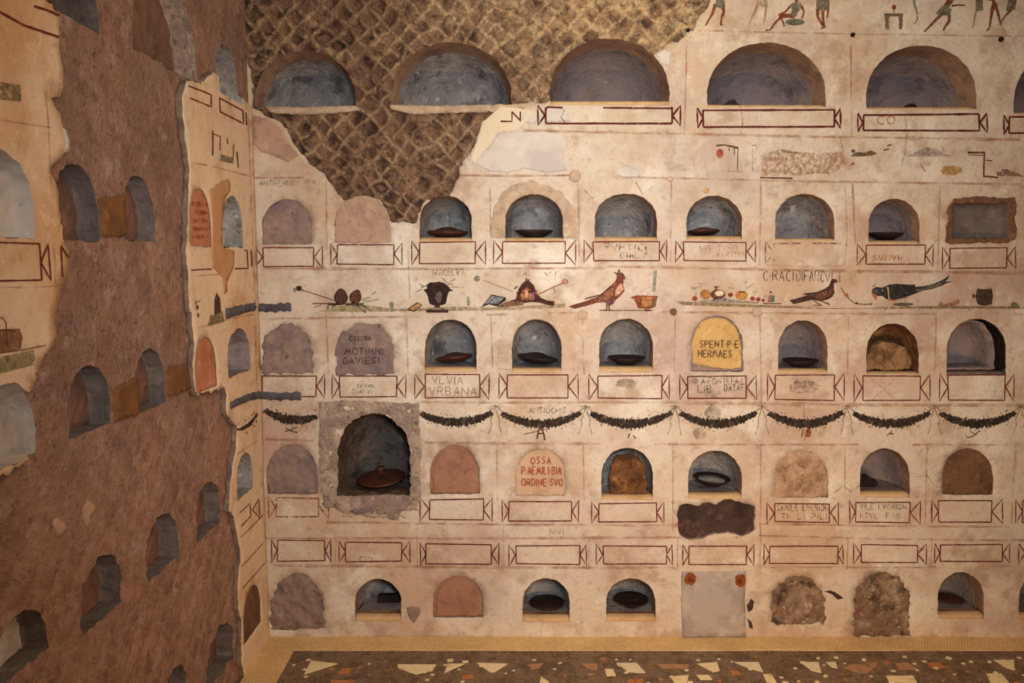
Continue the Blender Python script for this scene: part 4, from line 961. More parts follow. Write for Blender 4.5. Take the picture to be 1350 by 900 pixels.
# ------------------------------------------------------------------ garlands
g1, g2, g3 = paint('#2f2a22', .2), paint('#3d2c26', .25), paint('#54473a', .45)
def garland(x0, x1, y0, y1, sag, lab, seed, th=12, W=WB, par=wall_back, dens=1.5):
    p = Paint(W, .0012); r = random.Random(seed); n = int((x1-x0)*dens)
    for k in range(n):
        t = k/(n-1); x = x0+(x1-x0)*t; y = y0+(y1-y0)*t+sag*4*t*(1-t); sl = (y1-y0)/(x1-x0)+sag*4*(1-2*t)/(x1-x0)
        fat = th*(.55+.45*math.sin(math.pi*min(1, max(0, t*1.0)))) * r.uniform(.75, 1.1)
        ang = math.atan(sl)+math.pi/2+r.uniform(-.5, .5)
        for q in (-1, 1):
            L = fat*.62*r.uniform(.7, 1.15); wd = r.uniform(2.0, 3.4); dx, dy = math.cos(ang)*q*L, math.sin(ang)*q*L; nx, ny = -math.sin(ang)*wd*.5, math.cos(ang)*wd*.5
            bx = x+r.uniform(-.6, .6)
            p.lay = r.random()*1.5
            p.poly([(bx-nx, y-ny), (bx+dx*.6-nx, y+dy*.6-ny), (bx+dx, y+dy), (bx+dx*.6+nx, y+dy*.6+ny), (bx+nx, y+ny)], r.choice((g1, g1, g2, g2, g3)))
    for _ in range(16):
        t = r.random(); x = x0+(x1-x0)*t; y = y0+(y1-y0)*t+sag*4*t*(1-t)+r.choice((-1, 1))*r.uniform(7, 10)
        p.ell(x, y, .9, .7, g2, n=6)
    return p.build('painted_garland', par, lab)
garland(350, 417, 541, 549, 8, 'dark leaf garland beside the corner, cut short by mortar', 1)
for i, (a, b, lab) in enumerate(((555, 648, 'right of the large broken niche'), (662, 765, 'above the red-lettered slab'), (780, 885, 'above the earth-blocked niche'), (898, 997, 'above the niche with the chalky dish'), (1015, 1110, 'above the pale rubble filling'), (1126, 1225, 'above the niche of black rubble'), (1240, 1338, 'above the brown tufa slab'))):
    garland(a, b, 545+.2*i*0, 544, 14 if i else 12, 'dark leaf garland ' + lab, i+2)
gt, gt2 = paint('#7d7452', .45, .8), paint('#6a5a40', .5, .8)
for i, x in enumerate((653, 772, 890, 1005, 1117, 1232, 1345)):
    p = Paint(WB); r = random.Random(i)
    p.line([(x-8, 542), (x-3, 538), (x, 535), (x+4, 538), (x+9, 542)], 1.2, gt2, sub=2)
    p.line([(x-7, 536), (x, 534), (x+7, 537)], 1, gt, sub=2)
    for sgn in (-1, 1): p.line([(x, 536), (x+sgn*3, 546), (x+sgn*(5+r.random()*2), 553), (x+sgn*5, 560), (x+sgn*(8+r.random()*2), 573)], 1.3, gt, .8, sub=3, wob=.6)
    p.build('painted_ribbon', wall_back, 'thin green ribbon ends between two garlands')
hang = paint('#5e3426', .3)
p = Paint(WB); p.line([(691, 572), (708, 568), (724, 565)], 1, hang).line([(711, 563), (709, 572), (708, 578)], 2, hang).line([(714, 563), (717, 572), (718, 580)], 2, hang).line([(709, 571), (717, 571)], 2, hang); p.build('painted_pendant', wall_back, 'small brown pendant under a garland')
p = Paint(WB); p.poly([(1063, 566), (1067, 563), (1070, 570), (1068, 576), (1062, 576)], paint('#8b4a33', .3)).line([(1059, 566), (1057, 576)], 1.4, hang); p.build('painted_pendant', wall_back, 'reddish blot under the garland right of the stains')
p = Paint(WB); p.line([(1169, 574), (1174, 571), (1176, 567)], 1.4, hang).line([(1172, 571), (1178, 572)], 1.6, hang); p.build('painted_pendant', wall_back, 'dark fleck under a garland')
p = Paint(WB); p.line([(1273, 573), (1275, 577), (1282, 575), (1292, 567)], 1.3, hang).line([(1278, 568), (1288, 573)], 1, hang); p.build('painted_pendant', wall_back, 'curled brown twig under the last garland')
p = Paint(WB); p.line([(376, 564), (384, 568), (392, 570)], 1.5, g1).line([(376, 569), (384, 566), (391, 563)], 1.2, g1); p.build('painted_pendant', wall_back, 'crossed dark twigs under the corner garland')
p = Paint(WB); p.line([(830, 571), (828, 577)], 1.5, g2).line([(835, 574), (838, 578)], 1.5, g2); p.build('painted_pendant', wall_back, 'two dark flecks under a garland')
p = Paint(WB, .001); st = paint('#5e4c46', .9, .62, True)
for (x, y, rx, ry) in ((940, 545, 11, 11), (922, 571, 9, 8), (938, 518, 12, 6), (826, 505, 14, 6), (916, 502, 5, 4), (1060, 510, 20, 9)):
    p.poly([(x+rx*(1+.5*noise.noise((k*.8, x, 1)))*math.cos(k/18*6.283), y+ry*(1+.5*noise.noise((k*.8, x, 5)))*math.sin(k/18*6.283)) for k in range(18)], st if x != 1060 else paint('#7a6252', .95, .6))
p.build('dark_stain', wall_back, 'smoky grey stains around a garland')

# ------------------------------------------------------------------ painted frieze
sg = paint('#8b8564', .6, .7); sgd = paint('#5d4a38', .45, .85)
p = Paint(WB, .0009); p.poly([(420, 410), (470, 400), (520, 407), (600, 404), (650, 405), (690, 403), (745, 400), (745, 405), (690, 408), (640, 409), (560, 410), (470, 411)], paint('#a3946e', .6, .7))
p.poly([(890, 397), (920, 398), (980, 401), (1040, 403), (1100, 404), (1180, 404), (1260, 403), (1350, 404), (1350, 407), (1200, 407), (1080, 407), (960, 404), (900, 402)], paint('#8f7c58', .55, .75)); p.line([(790, 409), (860, 409)], 1.4, sgd).line([(1190, 404), (1345, 405)], 1.2, sgd)
p.build('painted_ground_line', wall_back, 'olive painted ground strip under the frieze objects')
cb, cr_, cl = paint('#3a2a24', .15), paint('#6b4030', .25), paint('#8a5c46', .35)
# pine cones with a staff
p = Paint(WB); p.line([(397, 382), (420, 389), (441, 396)], 1.1, paint('#5f3c2c', .2)); p.ell(394, 380, 4, 3.6, cb).ell(389, 382, 2.6, 2.8, paint('#7e766b', .3))
p.line([(412, 400), (445, 400), (480, 400)], 1.3, cb).line([(414, 405), (424, 402)], 1, cb).line([(432, 407), (433, 401), (448, 401)], 2, cb).line([(437, 404), (444, 401)], 1.6, cb).line([(470, 402), (476, 407), (482, 412)], 1.8, cb).line([(478, 402), (488, 409)], 1.4, cb)
p.poly([(455, 400), (479, 400), (479, 403), (455, 402)], paint('#55504a', .2))
p.line([(478, 396), (488, 391)], 2, sg).line([(479, 398), (492, 396), (499, 394)], 1.3, sg).line([(490, 388), (496, 384)], 1.3, sg)
p.poly([(430, 410), (440, 404), (456, 403), (470, 405), (478, 411)], paint('#a89c72', .5, .8))
def cone(cx, cy, rx, ry, rot, c1, c2):
    P_ = []
    for k in range(20):
        a = 2*math.pi*k/20; x, y = rx*math.cos(a), ry*math.sin(a); x *= 1-.25*max(0, -y/ry)
        P_.append((cx+x*math.cos(rot)-y*math.sin(rot), cy+x*math.sin(rot)+y*math.cos(rot)))
    p.poly(P_, c1)
    for i in range(-3, 4):
        for j in range(-4, 5):
            x, y = i*2.4+(j % 2)*1.2, j*2.0
            if (x/rx)**2+(y/ry)**2 < .6: p.ell(cx+x*math.cos(rot)-y*math.sin(rot), cy+x*math.sin(rot)+y*math.cos(rot), .75, .55, c2, n=6); p.lay -= .8
cone(449.5, 391, 9.2, 11, 0, cb, cl); cone(469, 391, 8, 9.8, .35, paint('#48281f', .15), paint('#a87654', .2))
p.build('painted_pine_cones', wall_back, 'two dark painted pine cones with a long thin staff')
# vase
p = Paint(WB); vz = paint('#33201f', .1); p.poly([(558, 382), (563, 380), (562, 376), (567, 372), (574, 372), (579, 371), (586, 373), (591, 377), (594, 381), (598, 383), (592, 384), (590, 390), (588, 400), (583, 402), (577, 403), (570, 402), (566, 400), (564, 390), (561, 385)], vz)
p.poly([(574, 402), (579, 402), (582, 406), (591, 407.5), (591, 412), (562, 412), (562, 408), (571, 406)], vz)
p.poly([(575, 386), (580, 383), (583, 388), (581, 399), (577, 399), (574, 392)], paint('#6a5d58', .3, .8))
for (a, b, c, d) in ((563, 376, 555, 379), (560, 378, 553, 374), (556, 381, 548, 385), (585, 369, 592, 374), (594, 371, 600, 368), (590, 375, 597, 374), (583, 366, 587, 370)): p.line([(a, b), (c, d)], 1.2, paint('#857b60', .6))
p.line([(595, 378), (612, 379)], .7, paint('#7d6b55', .6)); p.build('painted_vase', wall_back, 'dark painted urn-shaped vase with leafy sprays')
p = Paint(WB); p.poly([(536, 408), (550, 398), (557, 402), (546, 411)], cb).poly([(539, 407), (551, 399.5), (555.5, 402), (545, 409)], paint('#b48a58', .2)); p.build('painted_box', wall_back, 'small ochre painted box lying left of the vase')
p = Paint(WB); p.line([(516, 398), (517, 411)], 5, paint('#8a8873', .5, .8), sub=3).line([(617, 391), (618, 403)], 3.4, paint('#8a8873', .5, .8), sub=3); p.build('painted_post', wall_back, 'two small grey-green painted posts')
# tablet book and mask
p = Paint(WB); p.poly([(634, 405), (648, 388), (667, 392), (667, 396), (655, 404), (645, 401)], cb).poly([(639, 400), (649, 390), (664, 393), (656, 400)], paint('#8b8f93', .25)).line([(645, 399), (652, 392), (660, 394)], .9, cb); p.poly([(655, 404), (668, 397), (690, 397), (690, 402), (660, 405)], paint('#7d5a45', .4)); p.build('painted_book', wall_back, 'grey painted tablet book lying left of the mask')
p = Paint(WB); p.line([(637, 369), (655, 376), (676, 384)], .9, paint('#8d6f50', .4)); p.ell(629, 367, 4, 4, paint('#7a7562', .6)); p.build('painted_staff', wall_back, 'thin painted staff with a grey flower, left of the mask')
p = Paint(WB); p.poly([(668, 398), (680, 394), (682, 386), (684, 380), (688, 374), (694, 369), (699, 371), (704, 376), (706, 382), (709, 388), (714, 393), (722, 396), (731, 397), (731, 403), (722, 402), (712, 399), (700, 398), (688, 400), (670, 403)], paint('#4a2b22', .1))
p.poly([(688, 397), (686, 388), (690, 382), (695, 379), (700, 382), (703, 386), (705, 393), (701, 397), (694, 398)], paint('#a66b4c', .2)); p.poly([(692, 385), (694, 381), (696, 386), (696, 393), (693, 393)], paint('#d0a382', .2)); p.poly([(696, 383), (702, 383), (702, 386), (697, 386)], cb).poly([(689, 385), (692, 385), (692, 387), (689, 387)], cb); p.line([(691, 395), (694, 392.5), (698, 395)], 1.1, cb)
p.poly([(700, 386), (704, 385), (705, 392), (701, 393)], paint('#7d6a72', .3, .7)); p.ell(707, 385, 1.6, 3, paint('#a06a4e', .3))
for (x, y) in ((681, 378), (679, 380), (682, 386), (694, 368), (697, 369)): p.ell(x, y, 1.5, 1.2, cb, n=6)
p.build('painted_mask', wall_back, 'painted theatre mask with dark curling hair')
p = Paint(WB); p.line([(710, 388), (728, 379), (742, 373)], 1.3, paint('#7d5238', .25)); p.ell(745, 371, 4, 3.6, paint('#a06b4e', .3)).ell(745, 371, 2, 1.8, paint('#d0a888', .3)); p.line([(730, 379), (732, 386)], 1.3, paint('#8c7346', .4)); p.build('painted_staff', wall_back, 'painted staff tipped with a rosette, right of the mask')
# red bird
rb, rb2, rb3 = paint('#7b4535', .15), paint('#94634e', .2), paint('#5c3327', .2)
p = Paint(WB); p.poly([(750, 404), (754, 402), (772, 397), (788, 391), (794, 386), (803, 378), (810, 372), (813, 366), (813, 361), (816, 359), (820, 359), (823, 362), (825, 367), (822, 369), (822, 374), (821, 375), (823, 380), (823, 384), (817, 391), (812, 395), (809, 400), (806, 402), (799, 400), (797, 398), (786, 399), (773, 403), (757, 407)], rb)
p.poly([(813, 362), (808, 358), (815, 360)], cb).poly([(814, 360), (815, 355), (817, 355), (818, 360)], paint('#5d5148', .2)).poly([(814, 378), (819, 373), (822, 381), (816, 388), (811, 390), (811, 384)], paint('#c99d84', .2)); p.poly([(790, 391), (803, 381), (810, 379), (808, 388), (800, 396), (788, 397)], rb2)
p.line([(771, 394), (786, 390), (795, 388)], 1.6, rb3).line([(795, 386), (806, 377)], 1.3, rb3).line([(754, 404), (780, 396)], 1.4, rb3).line([(761, 405), (786, 398)], 1.2, rb3); p.poly([(799, 397), (809, 394), (806, 402), (800, 402)], paint('#6a4552', .3))
p.line([(800, 401), (800, 408), (796, 409)], 1.7, rb3).line([(803, 401), (803, 408), (806, 409)], 1.7, rb3); p.ell(820, 364, .9, .8, cb, n=8); p.build('painted_bird', wall_back, 'red-brown crested painted bird with a long tail')
p = Paint(WB); p.poly([(830, 392), (840, 389), (868, 390), (865, 394), (863, 405), (855, 407), (841, 406), (838, 398), (835, 394)], paint('#8f4a30', .15)).poly([(846, 391), (860, 391), (858, 404), (846, 404)], paint('#b9824f', .25)).poly([(863, 393), (867, 391), (864, 404), (859, 405)], paint('#6b5a40', .3)); p.line([(844, 396), (862, 396)], .8, rb3).line([(851, 406), (851, 409), (857, 409)], 2.4, rb3)
p.poly([(840, 389), (848, 386), (860, 386), (868, 390)], paint('#d8c4b0', .4)); p.build('painted_bowl', wall_back, 'red painted bowl with a rounded rim, right of the red bird')
p = Paint(WB); p.line([(864, 356), (863, 370), (862, 384)], 4.4, paint('#8d9180', .45, .8), sub=4); p.build('painted_post', wall_back, 'slim grey-green painted post behind the bowl')
# fruits
p = Paint(WB); fr = paint('#93402f', .15); fo = paint('#b07a3d', .15)
p.ell(916, 393.5, 3.6, 3.4, fr).ell(930, 388, 7, 6.6, paint('#9a6a3c', .15)).ell(932, 389, 3.6, 4, fo).ell(946.5, 388, 10, 6.6, paint('#6d4038', .15)).ell(948.5, 386.5, 6, 3.8, paint('#dbc3a8', .2)).ell(963, 388.5, 3.4, 3, fr).ell(977.5, 389, 8.2, 5.8, fo).ell(979, 390, 5, 3.6, paint('#c48d4a', .2)).ell(992, 393.5, 3.3, 2.8, fr).ell(999.5, 394.5, 3.3, 2.8, fr).ell(1006, 395.5, 2, 2.3, fr)
p.line([(944, 382), (944, 377)], 2, paint('#6d4038', .2)).line([(941, 377), (944, 380), (948, 377)], 1, paint('#6d4038', .2)).line([(939, 396), (946, 392)], 1.8, cb).line([(952, 396), (957, 393)], 1.8, cb).line([(917, 390), (918, 385)], .6, cb).line([(974, 385), (982, 385)], 1.3, cb).line([(1007, 392), (1010, 389)], .7, cb)
for (a, b, c, d) in ((912, 380, 925, 377), (921, 373, 926, 375), (960, 379, 968, 380), (983, 380, 994, 374), (982, 373, 984, 371), (992, 386, 997, 384), (910, 378, 918, 382)): p.line([(a, b), (c, d)], 1, paint('#857b60', .6))
p.poly([(920, 396), (960, 394), (1000, 398), (1000, 400), (925, 398)], paint('#8f8b80', .5, .7)); p.build('painted_fruit', wall_back, 'row of painted apples, pomegranate and cherries')
p = Paint(WB); p.poly([(1014, 389), (1021, 389), (1021, 398), (1013, 398)], paint('#74706c', .2)).poly([(1013, 390), (1015, 389), (1015, 398), (1012, 399)], paint('#9c5a48', .2)).ell(1016, 385, 1.6, 1.5, cb, n=8).line([(1006, 400), (1030, 400)], 1.6, sgd); p.build('painted_cup', wall_back, 'small grey painted cup left of the pigeon')
# pigeon
pg = paint('#4c332b', .12); p = Paint(WB)
p.poly([(1041, 396), (1058, 391), (1064, 389), (1057, 388), (1066, 386), (1076, 385), (1086, 381), (1092, 377), (1095, 370), (1098, 367), (1102, 368), (1105, 372), (1101, 371.5), (1099, 374), (1099, 380), (1100, 386), (1097, 391), (1090, 395), (1082, 397), (1070, 395), (1058, 398), (1046, 401)], pg)
p.poly([(1074, 388), (1088, 383), (1096, 384), (1094, 390), (1084, 394), (1076, 393)], paint('#70483a', .35)); p.line([(1041, 396), (1060, 392)], 1, paint('#33221d', .2)).line([(1060, 387), (1080, 385)], 1, paint('#33221d', .2))
p.line([(1072, 396), (1078, 400), (1083, 402.5)], 1.2, rb3).line([(1072, 402), (1083, 402.5)], .9, rb3).line([(1082, 396), (1090, 400), (1094, 402)], 1.3, rb3).line([(1087, 400), (1092, 399)], 1, rb3); p.build('painted_bird', wall_back, 'dark painted pigeon under the large lettering')
p = Paint(WB); p.line([(1108, 379), (1114, 388), (1119, 394), (1127, 400), (1138, 401), (1149, 401)], 1.3, paint('#7a4a32', .25), sub=4); p.poly([(1112, 389), (1117, 386), (1119, 391), (1115, 392)], paint('#a8603f', .2)).ell(1129, 399.5, 2.2, 1.4, cb, n=8).ell(1140, 401, 1.6, 1.2, paint('#8a4a33', .2), n=8).ell(1147, 400.5, 1.4, 1.2, cb, n=8); p.build('painted_twig', wall_back, 'painted flowering twig between pigeon and green bird')
# green bird
gb = paint('#2f302b', .12); p = Paint(WB)
p.poly([(1149, 387), (1150, 381), (1154, 378), (1163, 379), (1172, 375), (1182, 374), (1196, 375), (1207, 375), (1206, 378), (1216, 377), (1228, 375), (1240, 370), (1247, 366), (1251, 362), (1250, 367), (1246, 371), (1257, 370.5), (1248, 373), (1240, 377), (1228, 381), (1216, 383), (1204, 388), (1195, 391), (1186, 394), (1176, 395.5), (1168, 394), (1163, 390), (1156, 390)], gb)
p.poly([(1206, 378), (1228, 376), (1246, 369), (1240, 376), (1225, 381), (1208, 384)], paint('#625d50', .3)).poly([(1152, 382), (1156, 380), (1158, 384), (1156, 388), (1152, 387)], paint('#555a63', .2)).poly([(1149, 389), (1152, 388), (1156, 388), (1155, 396), (1152, 393)], paint('#ad5f3d', .15)); p.poly([(1149, 382), (1152, 379), (1152, 387), (1149, 388)], paint('#74402e', .2))
p.line([(1170, 378), (1171, 386), (1172, 395)], 1.7, paint('#c9a58a', .3)).line([(1162, 381), (1164, 384)], 1.4, paint('#a8743f', .3)).line([(1150, 378), (1154, 374)], .8, gb)
p.line([(1170, 396), (1182, 396)], 2, paint('#b0694c', .2)).line([(1176, 399), (1182, 405)], 1.4, paint('#d0a88c', .2)).line([(1190, 393), (1196, 392), (1193, 397)], 1.4, paint('#a05a3e', .3)); p.poly([(1176, 400), (1186, 399), (1200, 399), (1206, 401), (1196, 403), (1180, 403)], paint('#554f41', .3)); p.line([(1164, 404), (1167, 409)], 1.5, paint('#b5704e', .4)); p.build('painted_bird', wall_back, 'dark green painted bird with a long upswept tail')
p = Paint(WB); p.poly([(1288, 380), (1294, 381), (1302, 380.5), (1307, 380), (1309, 390), (1307, 401), (1298, 403), (1289, 401), (1286, 394), (1286, 387)], paint('#4a382f', .15)).poly([(1303, 384), (1307, 381), (1307, 387), (1304, 389)], cb).line([(1283, 387), (1283, 393)], 2, cb, sub=2).line([(1284, 390), (1288, 390)], 1.6, cb, sub=2); p.build('painted_basket', wall_back, 'dark squat painted basket at the right end of the frieze')
p = Paint(WB); p.poly([(1331, 404), (1333, 399), (1337, 398), (1341, 400), (1343, 404)], paint('#75705a', .3)); p.build('painted_mound', wall_back, 'small olive painted lump at the end of the frieze')
p = Paint(WB, .001); p.poly([(1236, 403), (1240, 397), (1244, 401), (1256, 397), (1264, 394), (1266, 399), (1258, 403)], paint('#9c6248', .7, .7)); p.build('painted_smudge', wall_back, 'reddish smudge left of the basket')

# figures and landscape of the upper bands
sk, sk2, cloth = paint('#7d4630', .3), paint('#a3714f', .6, .7), paint('#746c5a', .45, .85)
def figure(label, skin_lines, cloth_polys, parent=wall_back, sm=sk, cm=cloth):
    p = Paint(WB)
    for pts, w, w2 in skin_lines: p.line(pts, w, sm, w2, sub=2, wob=.2)
    for pts in cloth_polys: p.poly(pts, cm)
    p.build('painted_figure', parent, label)
figure('painted legs of a striding figure at the edge of the stonework', [([(943, 6), (939, 18), (934, 27)], 5, 2.6), ([(934, 27), (930, 34)], 2.4, 2.4), ([(953, 6), (954, 16), (951, 25), (950, 33)], 5, 2.4), ([(949, 33), (953, 33)], 2, 1.5)], [[(945, -4), (955, -4), (956, 8), (950, 12), (942, 8)]])
figure('faded painted figure left of the seated man', [([(999, 6), (994, 18), (988, 30)], 3, 1.6), ([(1010, 8), (1009, 20), (1007, 31)], 2.6, 1.4)], [[(998, -3), (1011, -3), (1012, 9), (997, 8)]], sm=sk2, cm=paint('#a08a6c', .7, .7))
figure('painted seated man with outstretched leg', [([(1044, 20), (1030, 22), (1021, 31), (1016, 39)], 5, 2.2), ([(1016, 39), (1009, 40)], 2, 1.5), ([(1048, 22), (1036, 20), (1027, 20)], 5.5, 4), ([(1028, 21), (1033, 30), (1034, 35)], 3.4, 2), ([(1042, 8), (1036, 15), (1026, 20)], 3, 2), ([(1057, 8), (1060, 16), (1057, 25)], 3, 2), ([(1050, -6), (1050, 4)], 4, 4)], [[(1041, 6), (1047, 3), (1055, 3), (1058, 8), (1052, 16), (1050, 22), (1042, 20), (1044, 12)]])
p = Paint(WB); p.ell(1048, 29, 13, 4.4, paint('#66685a', .3)); p.build('painted_cushion', wall_back, 'grey-green painted seat under the seated man')
figure('painted standing figure right of the seated man', [([(1078, 12), (1078, 22), (1084, 32), (1086, 37)], 4.4, 2.6), ([(1085, 14), (1085, 26), (1087, 36)], 4, 2.4), ([(1089, 35), (1082, 38)], 2.4, 1.8), ([(1092, 0), (1092, 14), (1090, 24)], 3, 2)], [[(1076, -4), (1093, -4), (1092, 14), (1076, 13)]])
p = Paint(WB); tb = paint('#6b5a4a', .4); p.poly([(1165, 18), (1190, 18), (1190, 22), (1165, 22)], tb).line([(1169, 22), (1169, 39)], 5.4, tb).line([(1187, 22), (1187, 39)], 5, tb).ell(1178, 10, 3, 3.4, paint('#8b4a33', .3)).line([(1178, 12), (1178, 18)], 1.2, tb); p.build('painted_table', wall_back, 'small grey painted table with a red vessel')
p = Paint(WB); p.line([(1204, -4), (1205, 6), (1209, 18), (1209, 26), (1204, 33)], 3.4, paint('#757a68', .45, .8), 1.4, sub=3); p.build('painted_snake', wall_back, 'grey-green wavy painted band right of the table')
figure('painted striding figure right of the table', [([(1240, 20), (1228, 32), (1222, 38), (1218, 42)], 4.6, 2), ([(1251, 20), (1251, 28), (1245, 36), (1243, 41)], 4.6, 2.2), ([(1254, 8), (1262, 7), (1272, 7)], 3, 1.6), ([(1256, -6), (1250, 4), (1246, 9)], 9, 8)], [[(1241, 8), (1250, 7), (1254, 13), (1252, 20), (1240, 21), (1233, 18)]])
figure('painted standing figure near the upper right corner', [([(1287, 14), (1284, 26), (1282, 38)], 3, 1.6)], [[(1286, -4), (1295, -4), (1296, 14), (1286, 15)]], sm=sk2)
figure('red painted walking figure near the upper right corner', [([(1311, 2), (1307, 18), (1304, 36)], 6, 2.4), ([(1304, 37), (1300, 41)], 2.4, 1.6), ([(1312, 4), (1316, 20), (1319, 34)], 5, 2), ([(1300, -2), (1312, 0)], 4, 4)], [])
figure('grey painted bending figure at the upper right edge', [([(1332, 14), (1324, 22), (1319, 30)], 3, 1.4)], [[(1330, -4), (1341, -4), (1338, 12), (1330, 17), (1326, 14)]], cm=paint('#6d5d50', .4, .85))
lb = paint('#6a4230', .35)
p = Paint(WB); p.ell(949, 202, 5, 6, paint('#a8583d', .4)).line([(944, 192), (955, 191), (973, 195)], 2.4, lb).line([(968, 195), (968, 204)], 1.6, lb).line([(973, 195), (972, 225)], 1.2, lb).line([(961, 195), (961, 199)], 1.4, lb).line([(960, 220), (960, 226), (978, 226)], 1, paint('#a08548', .5)); p.line([(992, 196), (992, 226)], 1, paint('#9a7350', .7)).line([(991, 192), (996, 191), (998, 196)], .9, paint('#7a7468', .6)); p.build('painted_landscape', wall_back, 'red-brown painted gateway below the top tablets')
p = Paint(WB, .001); p.poly([(1003, 205), (1030, 196), (1052, 200), (1080, 202), (1110, 200), (1116, 215), (1100, 228), (1060, 230), (1005, 232)], paint('#a9764c', .85, .6)); p.line([(1030, 198), (1046, 202), (1052, 201)], 1.4, lb).line([(1002, 234), (1045, 235)], 2, lb).line([(1035, 226), (1050, 231), (1075, 226), (1095, 229)], 1.2, paint('#8a7a78', .7)); p.build('painted_landscape', wall_back, 'worn orange painted landscape above the scraped panel')
p = Paint(WB); p.poly([(1121, 206), (1126, 202), (1132, 200), (1140, 201), (1148, 198), (1157, 202), (1150, 205), (1138, 206)], paint('#6f5a3c', .4)).ell(1125, 199, 3, 2.4, paint('#5d564a', .4)).line([(1165, 198), (1172, 196)], 2.4, paint('#5a5a48', .4)).line([(1170, 192), (1176, 190)], 2, paint('#5a5a48', .4)).poly([(1121, 218), (1125, 213), (1127, 217)], paint('#983f2c', .3)); p.build('painted_landscape', wall_back, 'painted rocks and bushes left of the blue-grey hill')
p = Paint(WB, .001); p.poly([(1195, 206), (1210, 199), (1222, 194), (1236, 197), (1246, 203), (1262, 206)], paint('#a0938a', .6, .75)); p.poly([(1240, 226), (1244, 219), (1258, 218), (1268, 221), (1269, 226), (1258, 231), (1243, 230)], paint('#b98b45', .6, .75)); p.line([(1214, 217), (1217, 222), (1220, 226)], 1.4, paint('#a8583d', .5)); p.build('painted_landscape', wall_back, 'blue-grey painted hill with a yellow heap below')
p = Paint(WB); p.line([(1276, 201), (1299, 201)], 2.6, lb).line([(1277, 204), (1298, 205)], 1.2, lb).line([(1298, 201), (1297, 231)], 2, lb).line([(1296, 232), (1316, 234)], 2.4, lb).line([(1300, 211), (1308, 212)], 1.6, lb).poly([(1313, 227), (1330, 224), (1345, 230), (1350, 233), (1335, 232), (1315, 232)], paint('#8a5f48', .55, .8)).line([(1320, 224), (1329, 224)], 1.8, paint('#5a5244', .5)); p.build('painted_landscape', wall_back, 'angular dark painted gate at the right edge')

# ------------------------------------------------------------------ paintings on the left wall
lt = paint('#6b2c20', .2)
def ltab(pts_lists, label, w=1.8):
    p = Paint(WL, .0014)
    for pts in pts_lists: p.line(pts, w, lt, sub=5)
    p.build('painted_tablet', wall_left, label)
ltab([[(-60, 318), (7, 319.5), (52, 321)], [(52, 321), (55, 369)], [(55, 369), (-60, 371)], [(54, 346), (63, 321), (67, 370), (54, 346)]], 'red tablet left of the bare tufa', 2.2)
ltab([[(82, 365), (80, 323), (90, 340)]], 'left end of a red tablet cut by the bare tufa', 2.2)
ltab([[(248, 113), (278, 125), (278, 141), (250, 129)]], 'red tablet below the half-round niche with the whitish rim')
ltab([[(289, 129), (320, 146), (321, 163), (290, 147), (289, 129)], [(324, 148), (325, 165)]], 'red tablet below the niche beside the corner, upper one')
ltab([[(252, 356), (280, 354.5)], [(310, 354), (327, 353.5), (326, 330), (322, 330)], [(331, 330), (332, 351)]], 'red tablet ends in the ochre strip')
ltab([[(316, 676), (330, 663), (331, 680), (318, 694)], [(333, 672), (342, 657), (343, 682), (333, 672)]], 'small red tablet in the ochre strip below the garland', 1.4)
ltab([[(318, 708), (348, 678)], [(318, 747), (347, 716)], [(320, 775), (349, 742)]], 'slanting red lines low in the ochre strip', 1)
p = Paint(WL, .0014); p.line([(-20, 4), (0, 16), (30, 33), (77, 49)], 3.2, lt, sub=5).line([(44, 8), (60, 13), (77, 20)], 3, lt, sub=5); p.build('painted_band', wall_left, 'two dark red bands at the upper left')
p = Paint(WL, .001); p.poly([(-30, 104), (0, 108), (28, 112), (28, 134), (0, 131), (-30, 126)], paint('#7a6c4c', .6, .75)); p.build('painted_panel', wall_left, 'faded olive painted panel at the left edge')
p = Paint(WL, .0012); p.line([(-25, 436), (25, 434)], 2, lt).poly([(-30, 440), (0, 436), (26, 433), (30, 445), (27, 460), (0, 466), (-30, 470)], paint('#8a6248', .4, .85)).poly([(-30, 476), (0, 470), (44, 461), (46, 474), (40, 482), (0, 492), (-30, 498)], paint('#8f8863', .5, .8)).line([(-25, 470), (0, 465), (30, 461), (60, 455)], 1.2, lb).line([(-6, 432), (2, 417), (8, 425), (9, 458)], 1.3, lb); p.build('painted_basket', wall_left, 'painted basket on an olive ground at the left edge')
p = Paint(WL, .001); p.clip = LO+LF+[MASL_UV]; lmL = paint('#9a5f35', .2, .55, True); 
for pts in ([(-30, 153), (40, 164), (66, 168)], [(-30, 378), (40, 379), (82, 376)], [(-30, 492), (10, 487), (45, 480)], [(60, 120), (64, 170), (66, 215), (68, 250)], [(70, 318), (72, 340), (73, 378)], [(254, 215), (275, 218), (330, 232)], [(256, 364), (290, 361)], [(262, 432), (300, 421), (334, 414)], [(327, 150), (333, 320), (336, 400)], [(336, 430), (338, 520)], [(310, 600), (340, 580)]): p.line(pts, 2, lmL, sub=8, wob=.6)
p.build('painted_field_lines', wall_left, 'faint ochre lines on the left wall')
p = Paint(WL, .0012); p.line([(280, 172), (280, 205)], 2, lb).line([(280, 176), (290, 180), (290, 198)], 1.6, lb).line([(299, 182), (300, 190)], 1.6, lb).line([(312, 200), (314, 221)], 2, lb).line([(308, 190), (307, 210)], 1.2, lb).poly([(290, 203), (308, 208), (308, 216), (290, 212)], paint('#7c7258', .5, .8)); p.build('painted_landscape', wall_left, 'brown painted trees and ruins in the ochre strip')
